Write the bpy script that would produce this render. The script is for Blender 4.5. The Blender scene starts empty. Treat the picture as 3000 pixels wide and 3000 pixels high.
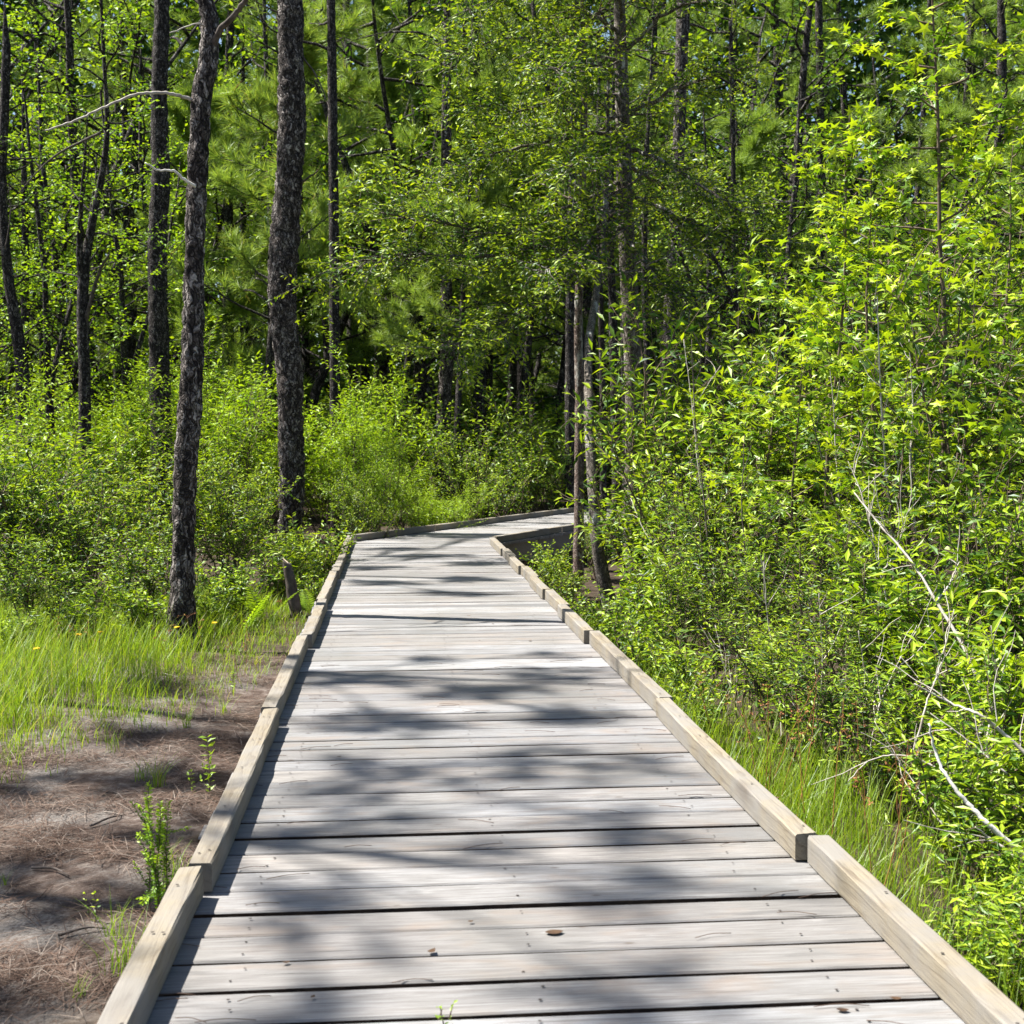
import bpy, math, random
import numpy as np
from mathutils import Vector, Matrix, noise as mnoise

sc = bpy.context.scene
COL = sc.collection
RNG = np.random.default_rng(11)
R = math.radians

# ------------------------------------------------------------------ camera
F = 3880.0 / 3000.0            # focal length in frame widths
CAMZ = 1.40
YAW = math.atan(349 / 3880 * math.cos(R(3.01)))
PITCH = R(3.01)
cam_d = bpy.data.cameras.new("camera")
cam = bpy.data.objects.new("camera", cam_d)
COL.objects.link(cam)
cam.location = (0, 0, CAMZ)
cam.rotation_euler = (math.pi / 2 - PITCH, 0, -YAW)
cam_d.sensor_width = 36
cam_d.lens = 36 * F
cam_d.clip_start = 0.05
cam_d.clip_end = 2000
cam_d.dof.use_dof = True
cam_d.dof.focus_distance = 8.5
cam_d.dof.aperture_fstop = 7.0
sc.camera = cam
CM = cam.rotation_euler.to_matrix()
S = 3000 / 1932.0


def ray(u, v):
    return CM @ Vector(((u * S - 1500) / 3880, (1500 - v * S) / 3880, -1))


def P(u, v, d):
    """World point seen at (u, v) of a 1932-px-wide picture, at distance d along the walk."""
    r = ray(u, v)
    return np.array((r.x / r.y * d, d, CAMZ + r.z / r.y * d))


def PX(px, d):                 # length of px picture pixels at distance d
    return px * S / 3880 * d


SUN = Vector((-0.050, 0.016, 0.088)).normalized()

# ------------------------------------------------------------------ ground shape
BX = [-4, 2.0, 6.4, 7.3, 8.15, 9.5, 11.3, 13, 20]
BV = [-2.6, -2.15, -1.9, -1.70, -1.36, -0.96, -0.72, -0.66, -0.66]


def sand_edge(y):
    return np.interp(y, BX, BV)


def gz(x, y):
    x = np.asarray(x, float); y = np.asarray(y, float)
    z = -0.30 - 0.10 * np.clip((y - 8) / 12, 0, 1) - 0.18 * np.clip((x - 0.8) / 1.5, 0, 1)
    z = z + 0.02 * np.sin(x * 2.1 + 0.7 * y) + 0.03 * np.sin(0.55 * y - x * 0.8)
    return z + 0.010 * np.sin(6.3 * x + 2.2 * y) * np.sin(5.1 * y - 1.7 * x)


# ------------------------------------------------------------------ node helpers
class NT:
    def __init__(self, name):
        self.m = bpy.data.materials.new(name)
        self.m.use_nodes = True
        self.t = self.m.node_tree
        self.t.nodes.clear()
        self.out = self.n('ShaderNodeOutputMaterial')

    def n(self, typ, **kw):
        nd = self.t.nodes.new(typ)
        for k, v in kw.items():
            if k.startswith('i_'):
                key = k[2:]
                key = int(key) if key.isdigit() else key.replace('_', ' ')
                self.set(nd, key, v)
            else:
                setattr(nd, k, v)
        return nd

    def set(self, nd, key, v):
        s = nd.inputs[key]
        if isinstance(v, bpy.types.NodeSocket):
            self.t.links.new(v, s)
        else:
            s.default_value = v

    def ramp(self, fac, stops, interp='LINEAR'):
        nd = self.n('ShaderNodeValToRGB')
        cr = nd.color_ramp
        cr.interpolation = interp
        while len(cr.elements) < len(stops):
            cr.elements.new(0.5)
        for e, (p, c) in zip(cr.elements, stops):
            e.position = p
            e.color = (c, c, c, 1) if isinstance(c, (int, float)) else (*c, 1)
        self.set(nd, 'Fac', fac)
        return nd.outputs['Color']

    def mix(self, fac, a, b, mode='MIX'):
        nd = self.n('ShaderNodeMix', data_type='RGBA', blend_type=mode)
        self.set(nd, 0, fac)
        for i, v in ((6, a), (7, b)):
            self.set(nd, i, (*v, 1) if isinstance(v, tuple) else v)
        return nd.outputs[2]

    def math(self, op, a, b=0.5, clamp=False):
        nd = self.n('ShaderNodeMath', operation=op, use_clamp=clamp)
        self.set(nd, 0, a); self.set(nd, 1, b)
        return nd.outputs[0]

    def mapping(self, vec, scale=(1, 1, 1), loc=(0, 0, 0)):
        nd = self.n('ShaderNodeMapping')
        self.set(nd, 'Vector', vec); self.set(nd, 'Scale', scale); self.set(nd, 'Location', loc)
        return nd.outputs[0]

    def noise(self, vec, scale, detail=4, rough=0.55, dist=0.0):
        nd = self.n('ShaderNodeTexNoise')
        self.set(nd, 'Vector', vec); self.set(nd, 'Scale', scale); self.set(nd, 'Detail', detail)
        self.set(nd, 'Roughness', rough); self.set(nd, 'Distortion', dist)
        return nd.outputs['Fac']

    def bump(self, h, strength, dist=0.01):
        nd = self.n('ShaderNodeBump')
        self.set(nd, 'Height', h); self.set(nd, 'Strength', strength); self.set(nd, 'Distance', dist)
        return nd.outputs[0]

    def principled(self, col, rough=0.8, normal=None, spec=0.3):
        nd = self.n('ShaderNodeBsdfPrincipled')
        self.set(nd, 'Base Color', (*col, 1) if isinstance(col, tuple) else col)
        self.set(nd, 'Roughness', rough)
        self.set(nd, 'Specular IOR Level', spec)
        if normal is not None:
            self.set(nd, 'Normal', normal)
        self.t.links.new(nd.outputs[0], self.out.inputs[0])
        return self.m

    def objvec(self):
        return self.n('ShaderNodeTexCoord').outputs['Object']

    def rnd_vec(self, vec, island=False):
        """coordinates shifted by a random amount per object (or per mesh island)"""
        r = self.n('ShaderNodeNewGeometry').outputs['Random Per Island'] if island else \
            self.n('ShaderNodeObjectInfo').outputs['Random']
        c = self.n('ShaderNodeCombineXYZ')
        for i, k in enumerate((37.0, 91.0, 53.0)):
            self.set(c, i, self.math('MULTIPLY', r, k))
        nd = self.n('ShaderNodeVectorMath', operation='ADD')
        self.set(nd, 0, vec); self.set(nd, 1, c.outputs[0])
        return nd.outputs[0], r


def leaf_mat(name, stops, trans=0.38, gloss=0.022, tint=(1.15, 1.12, 0.5), rough=0.45):
    """leaf: reflected + transmitted light; every leaf (mesh island) gets its own hue"""
    k = NT(name)
    geo = k.n('ShaderNodeNewGeometry')
    orand = k.n('ShaderNodeObjectInfo').outputs['Random']
    f = k.math('ADD', k.math('MULTIPLY', geo.outputs['Random Per Island'], 0.70), k.math('MULTIPLY', orand, 0.30))
    col = k.ramp(f, stops)
    tcol = k.mix(1.0, col, tint, 'MULTIPLY')
    d = k.n('ShaderNodeBsdfDiffuse'); k.set(d, 'Color', col)
    t = k.n('ShaderNodeBsdfTranslucent'); k.set(t, 'Color', tcol)
    m1 = k.n('ShaderNodeMixShader'); k.set(m1, 0, trans)
    k.t.links.new(d.outputs[0], m1.inputs[1]); k.t.links.new(t.outputs[0], m1.inputs[2])
    g = k.n('ShaderNodeBsdfGlossy'); k.set(g, 'Roughness', rough); k.set(g, 'Color', (0.9, 0.95, 1, 1))
    m2 = k.n('ShaderNodeMixShader'); k.set(m2, 0, gloss)
    k.t.links.new(m1.outputs[0], m2.inputs[1]); k.t.links.new(g.outputs[0], m2.inputs[2])
    k.t.links.new(m2.outputs[0], k.out.inputs[0])
    return k.m


def bark_mat(name, dark, mid, pale, scale=1.0, bump=0.9, lichen=0.0):
    k = NT(name)
    v, _ = k.rnd_vec(k.objvec())
    warp = k.n('ShaderNodeVectorMath', operation='ADD')
    nz = k.n('ShaderNodeTexNoise'); k.set(nz, 'Vector', v); k.set(nz, 'Scale', 9 * scale)
    sub = k.n('ShaderNodeVectorMath', operation='SCALE'); k.set(sub, 0, nz.outputs['Color']); k.set(sub, 'Scale', 0.16 / scale)
    k.set(warp, 0, v); k.set(warp, 1, sub.outputs[0])
    mv = k.mapping(warp.outputs[0], (1, 1, 0.28))
    vo = k.n('ShaderNodeTexVoronoi', feature='DISTANCE_TO_EDGE'); k.set(vo, 'Vector', mv); k.set(vo, 'Scale', 27 * scale)
    vc = k.n('ShaderNodeTexVoronoi', feature='F1'); k.set(vc, 'Vector', mv); k.set(vc, 'Scale', 27 * scale)
    fine = k.noise(k.mapping(v, (1, 1, 0.4)), 70 * scale, 5, 0.65)
    plate = k.ramp(vo.outputs['Distance'], [(0.0, 0.15), (0.16, 1.0)])
    bw = k.n('ShaderNodeRGBToBW'); k.set(bw, 0, vc.outputs['Color'])
    blot = k.noise(k.mapping(warp.outputs[0], (1, 1, 0.34)), 32 * scale, 8, 0.74)
    tone = k.math('ADD', k.math('MULTIPLY', bw.outputs[0], 0.22), k.math('ADD', k.math('MULTIPLY', blot, 0.95), k.math('MULTIPLY', fine, 0.25)))
    c = k.ramp(tone, [(0.58, dark), (0.72, mid), (0.90, pale)])
    c = k.mix(plate, tuple(x * 0.45 for x in dark), c)
    if lichen:
        ln = k.noise(k.mapping(v, (1, 1, 0.5)), 5, 6, 0.7)
        c = k.mix(k.ramp(ln, [(0.56, 0.0), (0.64, lichen)]), c, (0.46, 0.46, 0.42))
    h = k.math('ADD', k.math('MULTIPLY', plate, 0.7), k.math('MULTIPLY', fine, 0.5))
    return k.principled(c, 0.92, k.bump(h, bump, 0.02), 0.15)


def twig_mat(name, a, b):
    k = NT(name)
    v, _ = k.rnd_vec(k.objvec())
    c = k.ramp(k.noise(v, 14, 5, 0.65), [(0.35, a), (0.65, b)])
    return k.principled(c, 0.85, k.bump(k.noise(v, 90, 3), 0.4, 0.004), 0.2)


M = {}
BR = (0.22, 0.10, 0.03)
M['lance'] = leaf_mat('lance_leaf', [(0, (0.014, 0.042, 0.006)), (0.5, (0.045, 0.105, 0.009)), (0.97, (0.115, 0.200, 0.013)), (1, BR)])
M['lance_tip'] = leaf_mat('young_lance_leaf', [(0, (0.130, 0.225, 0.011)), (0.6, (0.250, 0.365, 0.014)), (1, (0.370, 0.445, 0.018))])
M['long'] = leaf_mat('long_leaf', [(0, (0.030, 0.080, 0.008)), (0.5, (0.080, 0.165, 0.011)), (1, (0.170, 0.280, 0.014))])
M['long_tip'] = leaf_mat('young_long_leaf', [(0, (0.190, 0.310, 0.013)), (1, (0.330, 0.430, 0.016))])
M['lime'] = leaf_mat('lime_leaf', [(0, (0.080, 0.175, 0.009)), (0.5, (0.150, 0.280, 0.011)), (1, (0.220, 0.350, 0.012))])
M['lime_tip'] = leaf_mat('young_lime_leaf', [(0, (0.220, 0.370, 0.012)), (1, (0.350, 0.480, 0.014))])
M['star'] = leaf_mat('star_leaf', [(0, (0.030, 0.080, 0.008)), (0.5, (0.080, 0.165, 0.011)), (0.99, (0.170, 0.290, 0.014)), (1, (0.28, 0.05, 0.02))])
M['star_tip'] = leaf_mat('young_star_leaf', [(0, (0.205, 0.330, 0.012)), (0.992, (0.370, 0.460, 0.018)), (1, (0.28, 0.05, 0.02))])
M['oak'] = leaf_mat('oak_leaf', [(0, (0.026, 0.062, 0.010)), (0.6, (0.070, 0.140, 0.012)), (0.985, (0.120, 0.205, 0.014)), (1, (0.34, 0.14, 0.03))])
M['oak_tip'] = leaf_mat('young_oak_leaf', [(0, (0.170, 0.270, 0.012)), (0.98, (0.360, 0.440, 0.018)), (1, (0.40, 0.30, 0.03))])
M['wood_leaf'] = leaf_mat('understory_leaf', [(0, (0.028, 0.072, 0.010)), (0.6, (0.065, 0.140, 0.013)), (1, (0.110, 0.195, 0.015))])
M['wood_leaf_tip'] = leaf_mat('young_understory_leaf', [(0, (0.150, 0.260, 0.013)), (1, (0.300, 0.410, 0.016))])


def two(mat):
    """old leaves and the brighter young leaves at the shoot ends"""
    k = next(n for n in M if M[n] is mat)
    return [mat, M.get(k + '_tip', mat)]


M['needle'] = leaf_mat('pine_needle', [(0, (0.110, 0.190, 0.035)), (0.6, (0.200, 0.305, 0.050)), (0.95, (0.290, 0.385, 0.065)), (1, (0.26, 0.15, 0.06))], 0.38, 0.025, (1.15, 1.1, 0.6))
M['grass'] = leaf_mat('grass_blade', [(0, (0.090, 0.175, 0.014)), (0.55, (0.180, 0.285, 0.018)), (0.82, (0.260, 0.340, 0.026)), (0.90, (0.34, 0.30, 0.11)), (1, (0.42, 0.34, 0.17))], 0.5, 0.02)
M['fern'] = leaf_mat('fern_leaf', [(0, (0.15, 0.27, 0.014)), (1, (0.25, 0.36, 0.016))], 0.5, 0.02)
M['pine_bark'] = bark_mat('pine_bark', (0.016, 0.0135, 0.013), (0.070, 0.058, 0.052), (0.40, 0.365, 0.34), 0.95, 1.0)
M['dark_bark'] = bark_mat('dark_bark', (0.012, 0.0105, 0.0105), (0.040, 0.034, 0.032), (0.24, 0.22, 0.21), 1.2, 0.9)
M['grey_bark'] = bark_mat('grey_bark', (0.050, 0.042, 0.036), (0.140, 0.120, 0.10), (0.30, 0.27, 0.24), 1.6, 0.5, 0.8)
M['red_bark'] = bark_mat('red_bark', (0.060, 0.040, 0.032), (0.17, 0.125, 0.105), (0.36, 0.31, 0.28), 1.6, 0.5, 0.6)
M['stem'] = twig_mat('live_stem', (0.055, 0.038, 0.026), (0.16, 0.125, 0.09))
M['dead'] = twig_mat('dead_wood', (0.24, 0.21, 0.18), (0.46, 0.43, 0.39))
M['white_wood'] = twig_mat('bleached_wood', (0.45, 0.43, 0.40), (0.66, 0.64, 0.60))
M['limb'] = twig_mat('limb_bark', (0.035, 0.028, 0.024), (0.12, 0.10, 0.088))


def straw_mat():
    k = NT('pine_straw')
    r = k.n('ShaderNodeNewGeometry').outputs['Random Per Island']
    c = k.ramp(r, [(0, (0.030, 0.017, 0.011)), (0.45, (0.072, 0.042, 0.029)), (0.78, (0.120, 0.084, 0.064)), (1, (0.20, 0.17, 0.145))])
    return k.principled(c, 0.8, None, 0.2)


M['straw'] = straw_mat()


def flat_mat(name, c, rough=0.7):
    return NT(name).principled(c, rough, None, 0.2)


def ground_mat():
    k = NT('ground')
    v = k.objvec()
    n1 = k.noise(v, 2.2, 6, 0.62)
    n2 = k.noise(v, 11, 6, 0.7)
    n3 = k.noise(v, 70, 5, 0.7)
    c = k.ramp(n2, [(0.36, (0.034, 0.024, 0.020)), (0.52, (0.082, 0.062, 0.052)), (0.68, (0.17, 0.15, 0.135))])
    sand = k.ramp(n3, [(0.3, (0.070, 0.062, 0.056)), (0.7, (0.235, 0.222, 0.208))])
    c = k.mix(k.ramp(n1, [(0.46, 0.0), (0.62, 0.85)]), c, sand)
    c = k.mix(k.ramp(n3, [(0.30, 0.75), (0.46, 0.0)]), c, (0.05, 0.032, 0.024))
    sx = k.n('ShaderNodeSeparateXYZ'); k.set(sx, 0, v)
    wob = k.math('MULTIPLY', n1, 1.2)
    mx = k.ramp(k.math('ADD', k.math('MULTIPLY', k.math('ADD', sx.outputs[0], wob), -.25), .0), [(.02, 0.0), (.10, 1.0)])
    my = k.ramp(k.math('MULTIPLY', k.math('ADD', sx.outputs[1], wob), .05), [(.52, 1.0), (.60, 0.0)])
    bare = k.math('MULTIPLY', mx, my)
    floor = k.ramp(n2, [(0.34, (0.018, 0.014, 0.010)), (0.52, (0.045, 0.033, 0.024)), (0.72, (0.090, 0.066, 0.046))])
    c = k.mix(bare, floor, c)
    h = k.math('ADD', k.math('MULTIPLY', n2, 0.6), k.math('MULTIPLY', n3, 0.4))
    return k.principled(c, 0.95, k.bump(h, 0.9, 0.03), 0.1)


def deck_mat():
    k = NT('weathered_plank')
    v, r = k.rnd_vec(k.objvec(), island=True)
    grain = k.noise(k.mapping(v, (1.1, 26, 26)), 5.0, 6, 0.65, 0.3)
    fine = k.noise(k.mapping(v, (2.5, 130, 130)), 3.0, 4, 0.6)
    blot = k.noise(k.mapping(v, (1.0, 3.0, 3.0)), 2.6, 5, 0.62, 0.8)
    tone = k.ramp(r, [(0, (0.105, 0.109, 0.116)), (0.2, (0.265, 0.270, 0.279)), (0.4, (0.175, 0.166, 0.158)), (0.6, (0.300, 0.306, 0.315)), (0.8, (0.140, 0.143, 0.149)), (1, (0.250, 0.238, 0.226))])
    c = k.mix(k.ramp(grain, [(0.36, 0.70), (0.60, 0.0)]), tone, (0.098, 0.088, 0.082))
    c = k.mix(k.ramp(fine, [(0.30, 0.60), (0.5, 0.0)]), c, (0.070, 0.060, 0.055))
    c = k.mix(k.ramp(blot, [(0.52, 0.0), (0.72, 0.55)]), c, (0.185, 0.145, 0.115))
    c = k.mix(k.ramp(k.noise(k.mapping(v, (1, 2, 2)), 1.7, 6, 0.7), [(0.62, 0.0), (0.72, 0.45)]), c, (0.40, 0.395, 0.39))
    vo = k.n('ShaderNodeTexVoronoi'); k.set(vo, 'Vector', k.mapping(v, (1.3, 3.0, 3.0))); k.set(vo, 'Scale', 2.3)
    c = k.mix(k.ramp(vo.outputs['Distance'], [(0.025, 0.85), (0.065, 0.0)]), c, (0.06, 0.042, 0.03))
    # long drying splits
    sp = k.noise(k.mapping(v, (0.9, 42, 42)), 3.2, 2, 0.4)
    c = k.mix(k.ramp(sp, [(0.24, 0.9), (0.29, 0.0)]), c, (0.030, 0.024, 0.020))
    sp2 = k.noise(k.mapping(v, (0.7, 5, 5)), 4.0, 4, 0.6)
    c = k.mix(k.ramp(sp2, [(0.56, 0.0), (0.68, 0.6)]), c, (0.075, 0.072, 0.073))
    # green-black weathering film in broad patches along the walk
    ob = k.noise(k.mapping(k.objvec(), (1.0, 0.7, 1.0)), 1.1, 5, 0.6)
    c = k.mix(k.ramp(ob, [(0.44, 0.0), (0.66, 0.42)]), c, (0.085, 0.086, 0.078))
    h = k.math('ADD', k.math('MULTIPLY', grain, 0.7), k.math('MULTIPLY', fine, 0.5))
    return k.principled(c, k.ramp(grain, [(0.3, 0.72), (0.7, 0.52)]), k.bump(h, 0.35, 0.006), 0.35)


def kerb_mat():
    k = NT('treated_timber')
    v, r = k.rnd_vec(k.objvec())
    # growth rings cut lengthwise: wave rings about an axis near the local Y
    nz = k.noise(k.mapping(v, (3, 0.9, 3)), 2.0, 3, 0.5)
    wv = k.n('ShaderNodeTexWave', wave_type='RINGS', rings_direction='Y', wave_profile='SAW')
    k.set(wv, 'Vector', k.mapping(v, (1, 0.22, 1))); k.set(wv, 'Scale', 8.0)
    k.set(wv, 'Distortion', 5.0); k.set(wv, 'Detail', 2.0); k.set(wv, 'Detail Scale', 1.6)
    ring = k.ramp(wv.outputs['Fac'], [(0.0, 0.0), (0.78, 0.12), (0.95, 1.0), (1.0, 0.3)])
    fine = k.noise(k.mapping(v, (110, 3, 110)), 2.0, 4, 0.65)
    base = k.ramp(r, [(0, (0.175, 0.150, 0.108)), (0.5, (0.215, 0.186, 0.136)), (1, (0.245, 0.206, 0.140))])
    c = k.mix(k.math('MULTIPLY', ring, 0.75), base, (0.105, 0.082, 0.055))
    c = k.mix(k.ramp(fine, [(0.34, 0.65), (0.54, 0.0)]), c, (0.085, 0.070, 0.055))
    c = k.mix(k.ramp(k.noise(v, 3.0, 5, 0.65), [(0.38, 0.0), (0.62, 0.75)]), c, (0.170, 0.164, 0.155))
    c = k.mix(k.ramp(nz, [(0.58, 0.0), (0.72, 0.6)]), c, (0.085, 0.070, 0.058))
    h = k.math('ADD', k.math('MULTIPLY', ring, -0.3), fine)
    return k.principled(c, 0.8, k.bump(h, 0.4, 0.004), 0.25)


M['ground'] = ground_mat()
M['deck'] = deck_mat()
M['kerb'] = kerb_mat()
M['plank_side'] = twig_mat('gap_shade_plank_side', (0.020, 0.013, 0.009), (0.075, 0.045, 0.026))  # dark brown painted on the side faces to deepen the shade between planks
M['screw'] = flat_mat('rusted_screw', (0.035, 0.028, 0.025), 0.5)
M['yellow'] = flat_mat('yellow_petal', (0.75, 0.48, 0.01))
M['rust_seed'] = flat_mat('russet_seed', (0.24, 0.105, 0.04))
M['dry_leaf'] = twig_mat('dry_leaf', (0.030, 0.017, 0.010), (0.085, 0.050, 0.028))
M['cut_wood'] = flat_mat('cut_wood', (0.60, 0.50, 0.37))
M['heart'] = leaf_mat('seedling_leaf', [(0, (0.15, 0.27, 0.015)), (1, (0.25, 0.35, 0.02))], 0.45, 0.04)


# ------------------------------------------------------------------ mesh builder
class Geo:
    def __init__(self):
        self.v = []; self.f = []; self.nv = 0

    def add(self, verts, faces, mat=0, smooth=False):
        """faces: int array (n,3) or (n,4)"""
        faces = np.asarray(faces, np.int32)
        self.v.append(np.asarray(verts, np.float32).reshape(-1, 3))
        self.f.append((faces + self.nv, mat, smooth))
        self.nv += len(self.v[-1])

    def mesh(self, name, mats):
        me = bpy.data.meshes.new(name)
        v = np.concatenate(self.v)
        me.vertices.add(len(v)); me.vertices.foreach_set('co', v.ravel())
        tot = np.concatenate([np.full(len(f), f.shape[1], np.int32) for f, _, _ in self.f])
        loops = np.concatenate([f.ravel() for f, _, _ in self.f])
        start = np.concatenate(([0], np.cumsum(tot)[:-1])).astype(np.int32)
        me.loops.add(len(loops)); me.loops.foreach_set('vertex_index', loops)
        me.polygons.add(len(tot)); me.polygons.foreach_set('loop_start', start)
        me.polygons.foreach_set('material_index', np.concatenate([np.full(len(f), m, np.int32) for f, m, _ in self.f]))
        me.polygons.foreach_set('use_smooth', np.concatenate([np.full(len(f), s, bool) for f, _, s in self.f]))
        for m in mats:
            me.materials.append(m)
        me.update(calc_edges=True)
        me.validate()
        return me

    def build(self, name, mats, parent=None):
        if not isinstance(mats, (list, tuple)):
            mats = [mats]
        o = bpy.data.objects.new(name, self.mesh(name, mats))
        COL.objects.link(o)
        o.parent = parent
        return o

    # --- shapes
    def tube(self, pts, rad, sides=6, mat=0, cap=True, disp=None):
        pts = np.asarray(pts, float); n = len(pts)
        rad = np.broadcast_to(np.asarray(rad, float), (n,))
        t = np.gradient(pts, axis=0)
        t /= np.linalg.norm(t, axis=1, keepdims=True) + 1e-9
        ref = np.array((0.31, 0.95, 0.05)) if abs(t[:, 1]).mean() < 0.8 else np.array((1, 0.1, 0.2))
        b = np.cross(t, ref); b /= np.linalg.norm(b, axis=1, keepdims=True) + 1e-9
        c = np.cross(b, t)
        a = np.linspace(0, 2 * np.pi, sides, endpoint=False)
        r = rad[:, None] * np.ones((1, sides))
        if disp is not None:
            r = r + disp
        ring = pts[:, None, :] + r[..., None] * (np.cos(a)[None, :, None] * b[:, None, :] + np.sin(a)[None, :, None] * c[:, None, :])
        i = np.arange(n - 1)[:, None] * sides; j = np.arange(sides)[None, :]; j2 = (j + 1) % sides
        f = np.stack([i + j, i + j2, i + sides + j2, i + sides + j], -1).reshape(-1, 4)
        self.add(ring.reshape(-1, 3), f, mat, True)
        if cap:
            base = self.nv - n * sides
            self.v.append(pts[[0, -1]].astype(np.float32))
            k = np.arange(sides); k2 = (k + 1) % sides
            f1 = np.stack([base + k2, base + k, np.full(sides, self.nv)], -1)
            top = base + (n - 1) * sides
            f2 = np.stack([top + k, top + k2, np.full(sides, self.nv + 1)], -1)
            self.f.append((np.concatenate([f1, f2]).astype(np.int32), mat, False))
            self.nv += 2

    def leaves(self, tpl, pos, axis, nrm, size, mat=0):
        tv, tf = tpl
        pos = np.asarray(pos, float).reshape(-1, 3); n = len(pos)
        if n == 0:
            return
        a = axis / (np.linalg.norm(axis, axis=1, keepdims=True) + 1e-9)
        m = nrm - (nrm * a).sum(1, keepdims=True) * a
        m /= np.linalg.norm(m, axis=1, keepdims=True) + 1e-9
        b = np.cross(m, a)
        s = np.broadcast_to(np.asarray(size, float), (n,))[:, None, None]
        v = pos[:, None] + s * (tv[None, :, :1] * a[:, None] + tv[None, :, 1:2] * b[:, None] + tv[None, :, 2:] * m[:, None])
        f = (tf[None] + (np.arange(n) * len(tv))[:, None, None]).reshape(-1, tf.shape[1])
        self.add(v.reshape(-1, 3), f, mat)


def blade_tpl(w, droop=0.1, fold=0.06, mid=0.45):
    v = np.array([(0, 0, 0), (mid, w / 2, fold - droop * .3), (mid, -w / 2, fold - droop * .3), (mid, 0, -droop * .3), (1, 0, -droop)], float)
    return v, np.array([(0, 2, 4, 3), (0, 3, 4, 1)])


LANCE = blade_tpl(0.27, 0.16)
PINNA = blade_tpl(0.20, 0.12, 0.03)
OAKL = blade_tpl(0.36, 0.12, 0.05, 0.55)
LONG = blade_tpl(0.25, 0.22, 0.06)
OVAL = blade_tpl(0.50, 0.10, 0.07, 0.5)
DIAM = (np.array([(0, 0, 0), (.5, .22, .03), (1, 0, -.05), (.5, -.22, .03)], float), np.array([(0, 3, 2, 1)]))
NEED = (np.array([(0, .012, 0), (0, -.012, 0), (1, 0, -.06)], float), np.array([(0, 1, 2)]))


def star_tpl():
    v = [(0.30, 0, -0.02)]
    for k, a in enumerate((-165, -128, -95, -60, -32, 0, 32, 60, 95, 128, 165)):
        tip = k % 2 == 1
        r = (0.72 if abs(a) > 100 else 0.80 if abs(a) > 30 and abs(a) < 70 else 0.9) if tip else 0.26
        if a == 0:
            r = 0.92
        v.append((0.30 + r * math.cos(R(a)), r * math.sin(R(a)), -0.10 * r * r + (0.05 if not tip else -0.04)))
    # eleven outline points: five lobes, with k odd or a==0 as tips
    lob = [(-135, .66), (-100, .27), (-66, .84), (-34, .30), (0, .95), (34, .30), (66, .84), (100, .27), (135, .66), (180, .24)]
    v = [(0.30, 0, 0.03)] + [(0.30 + r * math.cos(R(a)), r * math.sin(R(a)), -0.14 * r) for a, r in lob]
    n = len(lob)
    return np.array(v, float) * 0.8, np.array([(0, 1 + i, 1 + (i + 1) % n) for i in range(n)])


STAR = star_tpl()
TPL = dict(lance=LANCE, long=LONG, oval=OVAL, diam=DIAM, star=STAR)


# ------------------------------------------------------------------ tagging
def tag(o, label=None, cat=None, group=None, kind=None):
    for k, v in (('label', label), ('category', cat), ('group', group), ('kind', kind)):
        if v:
            o[k] = v
    return o


def empty(name, loc=(0, 0, 0), rz=0.0, sc_=1.0):
    e = bpy.data.objects.new(name, None)
    e.empty_display_size = 0.2
    COL.objects.link(e)
    e.location = loc; e.rotation_euler = (0, 0, rz)
    e.scale = (sc_, sc_, sc_) if isinstance(sc_, (int, float)) else sc_
    return e


def copy_thing(proto, name, loc, rz, scale, label, cat, group=None):
    """a copy of a prototype thing (list of (part name, mesh)) with its parts"""
    e = empty(name, loc, rz, scale)
    for pn, me in proto:
        o = bpy.data.objects.new(pn, me)
        COL.objects.link(o)
        o.parent = e
    tag(e, label, cat, group)
    return e


# ------------------------------------------------------------------ plant growth
def unit(v):
    v = np.asarray(v, float)
    return v / (np.linalg.norm(v) + 1e-9)


def wander(rng, p, d, length, n, up=0.0, jit=0.15):
    pts = [np.asarray(p, float)]
    d = unit(d)
    for _ in range(n):
        d = unit(d + rng.normal(0, jit, 3) + np.array((0, 0, up)))
        pts.append(pts[-1] + d * length / n)
    return np.array(pts)


def at(pts, t):
    s = t * (len(pts) - 1); i = min(int(s), len(pts) - 2)
    return pts[i] + (pts[i + 1] - pts[i]) * (s - i), unit(pts[i + 1] - pts[i])


def leaf_twig(g, rng, pts, tpl, size, spacing, mat=0, t0=0.1, tilt=0.75, out=0.9, jit=0.35, per=1, yt=0.60):
    """alternate leaves along a twig"""
    L = np.linalg.norm(np.diff(pts, axis=0), axis=1).sum()
    n = max(2, int(L / spacing))
    ts = np.linspace(t0, 1, n)
    pos, ax, nm = [], [], []
    s = ts * (len(pts) - 1); i = np.minimum(s.astype(int), len(pts) - 2)
    p = pts[i] + (pts[i + 1] - pts[i]) * (s - i)[:, None]
    d = pts[i + 1] - pts[i]; d /= np.linalg.norm(d, axis=1, keepdims=True) + 1e-9
    for r in range(per):
        side = np.cross(d, np.array((0, 0, 1.0))); side /= np.linalg.norm(side, axis=1, keepdims=True) + 1e-6
        ph = rng.uniform(0, 6.28, n)
        sgn = np.where((np.arange(n) + r) % 2 == 0, 1.0, -1.0)[:, None]
        a = d * 0.55 + side * sgn * out + rng.normal(0, jit, (n, 3)) + np.array((0, 0, -0.12))
        nn = np.array((0, 0, 1.0)) + rng.normal(0, tilt, (n, 3))
        sz = size * rng.uniform(0.65, 1.15, n)
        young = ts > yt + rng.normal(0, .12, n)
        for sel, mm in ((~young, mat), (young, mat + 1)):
            g.leaves(TPL[tpl] if isinstance(tpl, str) else tpl, p[sel], a[sel], nn[sel], sz[sel], mm)


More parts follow.
